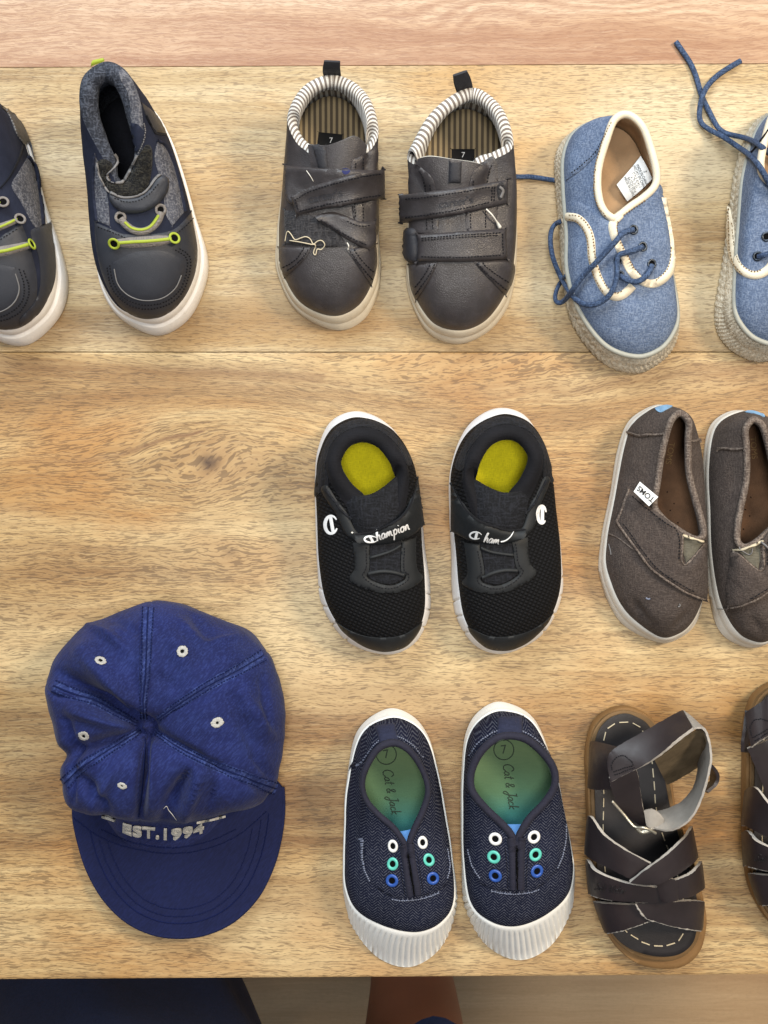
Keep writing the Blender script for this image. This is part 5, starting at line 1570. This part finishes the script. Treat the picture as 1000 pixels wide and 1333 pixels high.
t.stitch([[(979, 958), (977, 947), (982, 938), (992, 936), (1002, 940)], [(980, 961), (990, 955), (1002, 948)], [(983, 965), (992, 959), (1003, 952)]], 'thread_dark', 3.4, 2.0, 1.4)
t2.emit()

# ------------------------------------------------------------------ navy baseball cap
t = Thing('baseball_cap', 'faded navy baseball cap with white stitched eyelets and raised lettering', 'cap', W(215, 990))
SH = [(194, 786), (160, 796), (128, 809), (108, 817), (88, 838), (67, 864), (59, 897), (64, 928), (72, 955), (76, 985), (80, 1020), (88, 1048), (108, 1058), (134, 1062), (164, 1067), (194, 1068), (225, 1069), (262, 1066), (300, 1057), (332, 1050), (354, 1031), (362, 1000), (366, 965), (367, 930), (364, 903), (355, 877), (342, 852), (317, 826), (286, 812), (254, 799), (222, 788)]
CX, CY, CZ = 188, 947, .064
NA, NR = 372, 46
K_ = len(SH)
# even out by angle so that seams can be placed
shl = spl(SH, 1200, True)
ang = np.unwrap(np.arctan2(-(shl[:, 1] - CY), shl[:, 0] - CX))
order = np.argsort(ang)
A0 = ang[order]
SHA = shl[order]
A0 = np.concatenate([A0 - 2 * np.pi, A0, A0 + 2 * np.pi])
SHX = np.tile(SHA, (3, 1))
front = lambda a: np.exp(-((np.angle(np.exp(1j * (a + np.pi / 2 - .12)))) / .72) ** 4)    # 1 towards the brim


def cap_pt(a, s):
    """a angle in the picture plane, s 0 at the button .. 1 at the hem"""
    x = np.interp(a, A0, SHX[:, 0])
    y = np.interp(a, A0, SHX[:, 1])
    f = front(a)
    zs = .040 + .010 * f
    sh = np.array(W(x, y, zs))
    c = np.array(W(CX, CY, CZ))
    d = sh - c
    d[2] = 0
    m1 = c + d * .45
    m1[2] = .072
    m2 = c + d * .82
    m2[2] = .063 + .001 * f
    sh2 = c + d
    sh2[2] = zs
    # hem: a little inside at the back and sides, stepping out to the brim at the front
    by = np.interp(x, [60, 98, 132, 172, 225, 271, 312, 349, 370], [1040, 1062, 1087, 1103, 1110, 1103, 1084, 1053, 1030])
    hf = np.array(W(x, by, .016))
    hb = c + d * .965
    hb[2] = .0015
    mid_b = c + d * .995
    mid_b[2] = .018
    mid_f = (sh2 * .55 + hf * .45)
    mid_f[1] += .006
    hem = hf * f + hb * (1 - f)
    mid = mid_f * f + mid_b * (1 - f)
    return [c, m1, m2, sh2, mid, hem]


folds = [  # (x0,y0,x1,y1,width px,depth m)
    ((180, 934), (197, 955), 15, -.0035), ((80, 880), (178, 940), 13, -.0085), ((95, 925), (175, 950), 10, .003), ((110, 850), (180, 925), 16, .0035),
    ((75, 985), (180, 955), 12, -.0045), ((190, 955), (182, 1060), 8, -.004), ((240, 1010), (215, 1062), 12, -.004),
    ((262, 1000), (240, 1062), 10, .0025), ((200, 955), (300, 1010), 9, -.003), ((205, 940), (330, 860), 8, -.0015),
    ((300, 905), (335, 985), 7, -.0022), ((318, 900), (355, 960), 6, .0016), ((186, 800), (187, 945), 9, .0012),
    ((130, 815), (170, 850), 7, .0014), ((250, 800), (275, 830), 7, -.0015), ((225, 830), (250, 870), 14, .002),
    ((100, 1010), (140, 1055), 9, -.003), ((150, 1000), (120, 1050), 9, .002), ((320, 1010), (350, 1035), 8, -.002), ((86, 940), (92, 1000), 7, -.0025),
    ((192, 962), (184, 1062), 4, -.0022), ((198, 965), (196, 1050), 6, .0014), ((300, 888), (322, 940), 3.5, .0011), ((316, 905), (348, 965), 3.5, .0012), ((330, 985), (350, 1010), 5, -.0016),
    ((112, 812), (160, 838), 4, .0010), ((150, 806), (182, 826), 4, -.0010), ((232, 806), (262, 838), 4, .0010), ((265, 838), (310, 828), 4, .0010), ((245, 1000), (228, 1048), 5, -.0018), ((268, 985), (252, 1040), 5, .0012),
    ((285, 1010), (270, 1055), 6, -.0014), ((120, 985), (160, 975), 5, -.0012), ((70, 905), (110, 915), 4, -.0014), ((90, 1000), (95, 1045), 5, -.0016), ((200, 880), (230, 895), 7, -.0012), ((145, 900), (182, 935), 4, -.0022), ((340, 880), (352, 950), 4, -.0012)]


def cap_fold(px, py):
    o = 0
    for (a, b, w, d) in folds:
        ax, ay = a
        bx, by = b
        L2 = (bx - ax) ** 2 + (by - ay) ** 2
        tt = np.clip(((px - ax) * (bx - ax) + (py - ay) * (by - ay)) / L2, 0, 1)
        r = np.hypot(px - ax - tt * (bx - ax), py - ay - tt * (by - ay)) * 1.15
        o = o + d * np.exp(-(r / w) ** 2) * (.35 + .65 * np.sin(np.pi * np.clip(tt * .9 + .05, 0, 1)))
    return o


seam_px = [(193, 790), (345, 853), (362, 1028), (181, 1066), (82, 1022), (66, 893)]
seam_a = [math.atan2(-(y - CY), x - CX) for x, y in seam_px]
aa = np.linspace(-np.pi, np.pi, NA, endpoint=False)
grid = np.zeros((NA, NR, 3))
for i, a in enumerate(aa):
    grid[i] = spl(cap_pt(a, 0), NR)
# light smoothing around, then folds and wrinkles
for _ in range(2):
    grid[:, 4:] = (np.roll(grid, 1, 0)[:, 4:] + 2 * grid[:, 4:] + np.roll(grid, -1, 0)[:, 4:]) / 4
pxs = 500 + grid[..., 0] / (S * (1 - grid[..., 2] / D))
pys = 666.5 - grid[..., 1] / (S * (1 - grid[..., 2] / D))
sfade = 2.5 * (1 - sm(np.linspace(0, 1, NR), .58, .80)[None, :])
du = np.roll(grid, -1, 0) - np.roll(grid, 1, 0)
dv = np.gradient(grid, axis=1)
nn = np.cross(dv, du)
nn /= np.linalg.norm(nn, axis=2)[:, :, None] + 1e-12
if nn[:, 10, 2].mean() < 0:
    nn = -nn
wr = (vnoise(grid.reshape(-1, 3), 150, 3) * .9 + vnoise(grid.reshape(-1, 3), 330, 4) * .5).reshape(NA, NR) * .0012 * (1 - .8 * sm(np.linspace(0, 1, NR), .5, .66)[None, :] * front(aa)[:, None])
grid += nn * ((cap_fold(pxs, pys) * sfade + wr)[:, :, None])
seam_i = sorted(int(round((a + np.pi) / (2 * np.pi) * NA)) % NA for a in seam_a)
for k in range(6):
    i0, i1 = seam_i[k], seam_i[(k + 1) % 6]
    if i1 <= i0:
        i1 += NA
    idx = [i % NA for i in range(i0, i1 + 1)]
    sub = grid[idx]
    m_ = len(idx)
    # sink the panel edges into the seam
    e = np.minimum(np.arange(m_), np.arange(m_)[::-1])
    sub = sub - nn[idx] * (.0006 * (e == 0) + .0001 * (e == 1))[:, None, None]
    v = sub.reshape(-1, 3)
    f = [(i * NR + j, (i + 1) * NR + j, (i + 1) * NR + j + 1, i * NR + j + 1) for i in range(m_ - 1) for j in range(NR - 1)]
    if np.cross(v[f[10][1]] - v[f[10][0]], v[f[10][2]] - v[f[10][0]])[2] < 0:
        f = [tuple(reversed(q)) for q in f]
    t.add('crown_panel', v, f, 'cap_twill', solid=True)
# the brim
bo = [(96, 1052), (97, 1070), (103, 1098), (114, 1132), (134, 1168), (163, 1198), (197, 1215), (230, 1220), (266, 1216), (303, 1199), (334, 1168), (354, 1128), (364, 1090), (368, 1055), (367, 1025)]
bi = [(118, 1010), (124, 1018), (134, 1028), (146, 1036), (162, 1044), (180, 1048), (200, 1050), (222, 1051), (244, 1050), (264, 1048), (284, 1042), (302, 1032), (318, 1020), (330, 1006), (338, 990)]
NB, MB_ = 110, 22
bo_ = spl(bo, NB)
bi_ = spl(bi, NB)
top = np.zeros((NB, MB_, 3))
for j in range(MB_):
    s_ = j / (MB_ - 1)
    q = bi_ * (1 - s_) + bo_ * s_
    z = .0035 + .0165 * np.clip(1 - ((q[:, 0] - 233) / 150) ** 2, 0, 1) * (1 - .35 * s_)
    for i in range(NB):
        top[i, j] = W(q[i, 0], q[i, 1], z[i])
top[..., 2] += (vnoise(top.reshape(-1, 3), 60, 9).reshape(NB, MB_)) * .0006
v = np.vstack([top.reshape(-1, 3), (top - np.array([0, 0, .0028])).reshape(-1, 3)])
n0 = NB * MB_
f = [(i * MB_ + j, (i + 1) * MB_ + j, (i + 1) * MB_ + j + 1, i * MB_ + j + 1) for i in range(NB - 1) for j in range(MB_ - 1)]
if np.cross(v[f[10][1]] - v[f[10][0]], v[f[10][2]] - v[f[10][0]])[2] < 0:
    f = [tuple(reversed(q)) for q in f]
f += [tuple(n0 + i for i in reversed(q)) for q in f]
t.add('brim', v, f, 'cap_brim', solid=True)
edge = top[:, -1] + (top[:, -1] - top[:, -2]) / np.linalg.norm(top[:, -1] - top[:, -2], axis=1)[:, None] * .0002 - np.array([0, 0, .0014])
v, f, uv = tube_mesh(edge, .0016, 8)
be = t.add('brim_edge', v, f, 'cap_brim', uv=uv)
v, f, uv = tube_mesh(edge[40:-6] + (top[40:-6, -1] - top[40:-6, -2]) / np.linalg.norm(top[40:-6, -1] - top[40:-6, -2], axis=1)[:, None] * .0013 - np.array([0, 0, .0002]), .0005, 6)
t.add('worn_edge', v, f, 'cap_edge', uv=uv, parent=be)
inn_ = lambda s_: [tuple(bi_[i] * (1 - s_) + bo_[i] * s_) for i in range(6, NB - 5, 5)]
def brim_row(d):
    P_ = even(bo_, 5)
    T_ = np.gradient(P_, axis=0)
    T_ /= np.linalg.norm(T_, axis=1)[:, None]
    q = P_ + np.stack([T_[:, 1], -T_[:, 0]], 1) * d
    lim = np.interp(q[:, 0], [98, 132, 172, 225, 271, 312, 349], [1066, 1092, 1108, 1115, 1108, 1090, 1058])
    return even(q[q[:, 1] > lim], 8)
t.stitch([brim_row(18), brim_row(27), brim_row(37)], 'cap_thread', 3.6, 2.6, 1.0)
t.ribbon('brim_seam', brim_row(18), 1.6, 'cap_thread', th=.0002, off=.0000)
# seam tapes and their stitches
paths = [[(193, 791), (191, 830), (189, 880), (186, 915), (188, 938)], [(343, 853), (310, 872), (270, 893), (235, 915), (205, 936)], [(360, 1027), (320, 1012), (270, 992), (235, 975), (203, 953)],
         [(180, 1063), (184, 1030), (187, 995), (189, 962)], [(84, 1020), (105, 1000), (135, 981), (165, 962), (182, 951)], [(70, 893), (95, 903), (125, 913), (155, 930), (178, 942)]]
for k, pth in enumerate(paths):
    if k != 3:
        t.ribbon('seam_tape', pth, [17, 16, 15, 12, 6], 'cap_seam', th=.0004, off=.0000, solid=True)
    t.ribbon('seam_line', pth, 1.3, 'cap_thread', th=.0003, off=.0004 if k != 3 else .0003)
def off(pth, d):
    P_ = even(spl(pth, 60), 6)
    T_ = np.gradient(P_, axis=0)
    T_ /= np.linalg.norm(T_, axis=1)[:, None]
    dd = np.linspace(1, .45, len(P_))[:, None] * d
    return P_ + np.stack([-T_[:, 1], T_[:, 0]], 1) * dd
t.stitch([off(p, s_ * 7) for k, p in enumerate(paths) if k != 3 for s_ in (-1, 1)], 'cap_thread', 4.0, 2.8, 1.3, off=.0004)
t.stitch([[(95, 1064), (130, 1089), (172, 1104), (225, 1111), (272, 1104), (312, 1086), (347, 1056)], [(132, 1080), (172, 1096), (225, 1103), (270, 1096), (308, 1079)]], 'cap_thread', 4.4, 3, 1.4)
for x, y, r_, q_ in ((131, 860, .0023, 1), (237.5, 848, .0022, 1), (109, 958, .0021, 1.15), (283, 941, .0018, 1.3), (159, 1023, .0017, .75)):
    t.eyelet(x, y, r_, .0012, 'cap_white', wob=.00035, sq=q_, n=30, lift=.0002, fl=.22)


# raised white embroidery, standing on the front wall below the crown's fold
def wall_text(s, x0, x1, h0, h1, name):
    cu = bpy.data.curves.new('t', 'FONT')
    cu.body = s
    cu.offset = .018
    ob = bpy.data.objects.new('t', cu)
    COL.objects.link(ob)
    me = bpy.data.meshes.new_from_object(ob.evaluated_get(bpy.context.evaluated_depsgraph_get()))
    V = np.array([tuple(p.co) for p in me.vertices])
    Fs = [tuple(p.vertices) for p in me.polygons]
    bpy.data.objects.remove(ob)
    bpy.data.curves.remove(cu)
    bpy.data.meshes.remove(me)
    V[:, 0] = (V[:, 0] - V[:, 0].min()) / (V[:, 0].max() - V[:, 0].min())
    V[:, 1] = (V[:, 1] - V[:, 1].min()) / (V[:, 1].max() - V[:, 1].min())
    out = []
    for x, y, _ in V:
        px = x0 + (x1 - x0) * x
        a = math.atan2(-(1068 - CY), px - CX)
        fi = (a + np.pi) / (2 * np.pi) * NA
        i0 = int(fi) % NA
        w_ = fi - int(fi)
        col = grid[i0] * (1 - w_) + grid[(i0 + 1) % NA] * w_
        h = h0 + (h1 - h0) * y 
        j = (1 - h) * (NR * .40) + NR * .60
        j = NR - 1 - h * NR * .40
        j0 = int(min(j, NR - 2))
        q = col[j0] * (1 - (j - j0)) + col[j0 + 1] * (j - j0)
        nrm = nn[i0, j0]
        out.append(q + nrm * .0024)
    n_ = len(out)
    back = [q - np.array([0, -.0012, 0.0006]) for q in out]
    cnt = {}
    for f_ in Fs:
        for a_, b_ in zip(f_, f_[1:] + f_[:1]):
            cnt[(a_, b_)] = 1
    side = [(b_, a_, a_ + n_, b_ + n_) for (a_, b_) in cnt if (b_, a_) not in cnt]
    t.add(name, out + back, Fs + side, 'cap_white', smooth=False)


wall_text('O', 128, 150, .60, .95, 'lettering')
wall_text('VY', 256, 300, .62, .95, 'lettering')
wall_text('EST.1994', 161, 264, .27, .46, 'lettering')
t.tube('lint_thread', t.over([(213, 1053, .001), (217, 1049, .003), (219, 1054, .002), (224, 1060, .003), (230, 1068, .002)], 2, 1), .00018, 'thread_white', seg=5, n=30)
t.emit()

# ------------------------------------------------------------------ the person standing at the table
def skin_body(name, joints, links, root, mat, sub=2, parent=None):
    me = bpy.data.meshes.new(name)
    me.from_pydata([j[0] for j in joints], links, [])
    o = bpy.data.objects.new(name, me)
    COL.objects.link(o)
    sk = o.modifiers.new('skin', 'SKIN')
    sk.use_smooth_shade = True
    for i, j in enumerate(joints):
        r = j[1]
        me.skin_vertices[0].data[i].radius = r if hasattr(r, '__len__') else (r, r)
        me.skin_vertices[0].data[i].use_root = (i == root)
    ss = o.modifiers.new('sub', 'SUBSURF')
    ss.levels = ss.render_levels = sub
    dg = bpy.context.evaluated_depsgraph_get()
    nm = bpy.data.meshes.new_from_object(o.evaluated_get(dg))
    o.modifiers.clear()
    o.data = nm
    nm.name = name
    nm.materials.clear()
    nm.materials.append(MAT[mat])
    nm.polygons.foreach_set('use_smooth', [True] * len(nm.polygons))
    if parent:
        o.parent = parent
    return o


def Q(px, py, z):
    return tuple(W(px, py, z))


F0 = FLOOR_Z
pj = [((-.08, -.64, .18), (.13, .10)), ((-.08, -.66, .40), (.15, .10)),
      ((-.17, -.60, .08), .085), ((-.255, -.49, -.20), .062), ((-.245, -.485, -.27), .057), ((-.235, -.53, -.42), .055), ((-.225, -.555, F0 + .09), .034), ((-.225, -.54, F0 + .035), .032), ((-.23, -.44, F0 + .022), .026), ((-.235, -.38, F0 + .016), .018),
      ((-.0, -.62, .10), .085), ((.04, -.535, -.20), .062), ((.028, -.505, -.27), .056), ((.030, -.478, -.42), .046), ((.015, -.52, F0 + .09), .034), ((.015, -.51, F0 + .035), .032), ((.02, -.41, F0 + .022), .026), ((.025, -.35, F0 + .016), .018)]
pl = [(0, 1), (0, 2), (2, 3), (3, 4), (4, 5), (5, 6), (6, 7), (7, 8), (8, 9), (0, 10), (10, 11), (11, 12), (12, 13), (13, 14), (14, 15), (15, 16), (16, 17)]
body = skin_body('person', pj, pl, 0, 'skin')
body['label'] = 'person in dark navy shorts standing with bare legs at the table'
body['category'] = 'person'


def shorts_leg(name, top, bot, r0, r1, mat, seed):
    """a loose cloth tube with folds round the thigh"""
    n_, m_ = 64, 26
    v, f = [], []
    top, bot = np.array(top), np.array(bot)
    ax = bot - top
    ax /= np.linalg.norm(ax)
    u = np.cross(ax, [0, 1, 0])
    u /= np.linalg.norm(u)
    w = np.cross(ax, u)
    for layer in (0, 1):
        for j in range(m_):
            s_ = j / (m_ - 1)
            for i in range(n_):
                a = 2 * math.pi * i / n_
                r = r0 * (1 - s_) + r1 * s_ + (.007 * math.sin(3 * a + seed + 2 * s_) + .005 * math.sin(7 * a - seed * 2 + 5 * s_) + .002 * math.sin(13 * a + 9 * s_)) * s_ + .002 * math.sin(14 * s_ + 2 * math.sin(a + seed)) - layer * .004
                v.append(top * (1 - s_) + bot * s_ + r * (u * math.cos(a) + w * math.sin(a)))
    o_ = n_ * m_
    for layer in (0, 1):
        for j in range(m_ - 1):
            for i in range(n_):
                q = (layer * o_ + j * n_ + i, layer * o_ + j * n_ + (i + 1) % n_, layer * o_ + (j + 1) * n_ + (i + 1) % n_, layer * o_ + (j + 1) * n_ + i)
                f.append(q if layer else tuple(reversed(q)))
    for i in range(n_):
        f.append(((m_ - 1) * n_ + i, (m_ - 1) * n_ + (i + 1) % n_, o_ + (m_ - 1) * n_ + (i + 1) % n_, o_ + (m_ - 1) * n_ + i))
    me = bpy.data.meshes.new(name)
    me.from_pydata([tuple(q) for q in v], [], f)
    me.polygons.foreach_set('use_smooth', [True] * len(f))
    me.materials.append(MAT[mat])
    o = bpy.data.objects.new(name, me)
    COL.objects.link(o)
    o.parent = body
    return o


shorts_leg('shorts_leg', (-.06, -.625, .12), (-.262, -.465, -.33), .145, .115, 'shorts_cloth', 1.0)
shorts_leg('shorts_leg', (-.03, -.625, .12), (.047, -.522, -.24), .115, .100, 'shorts_cloth', 2.4)
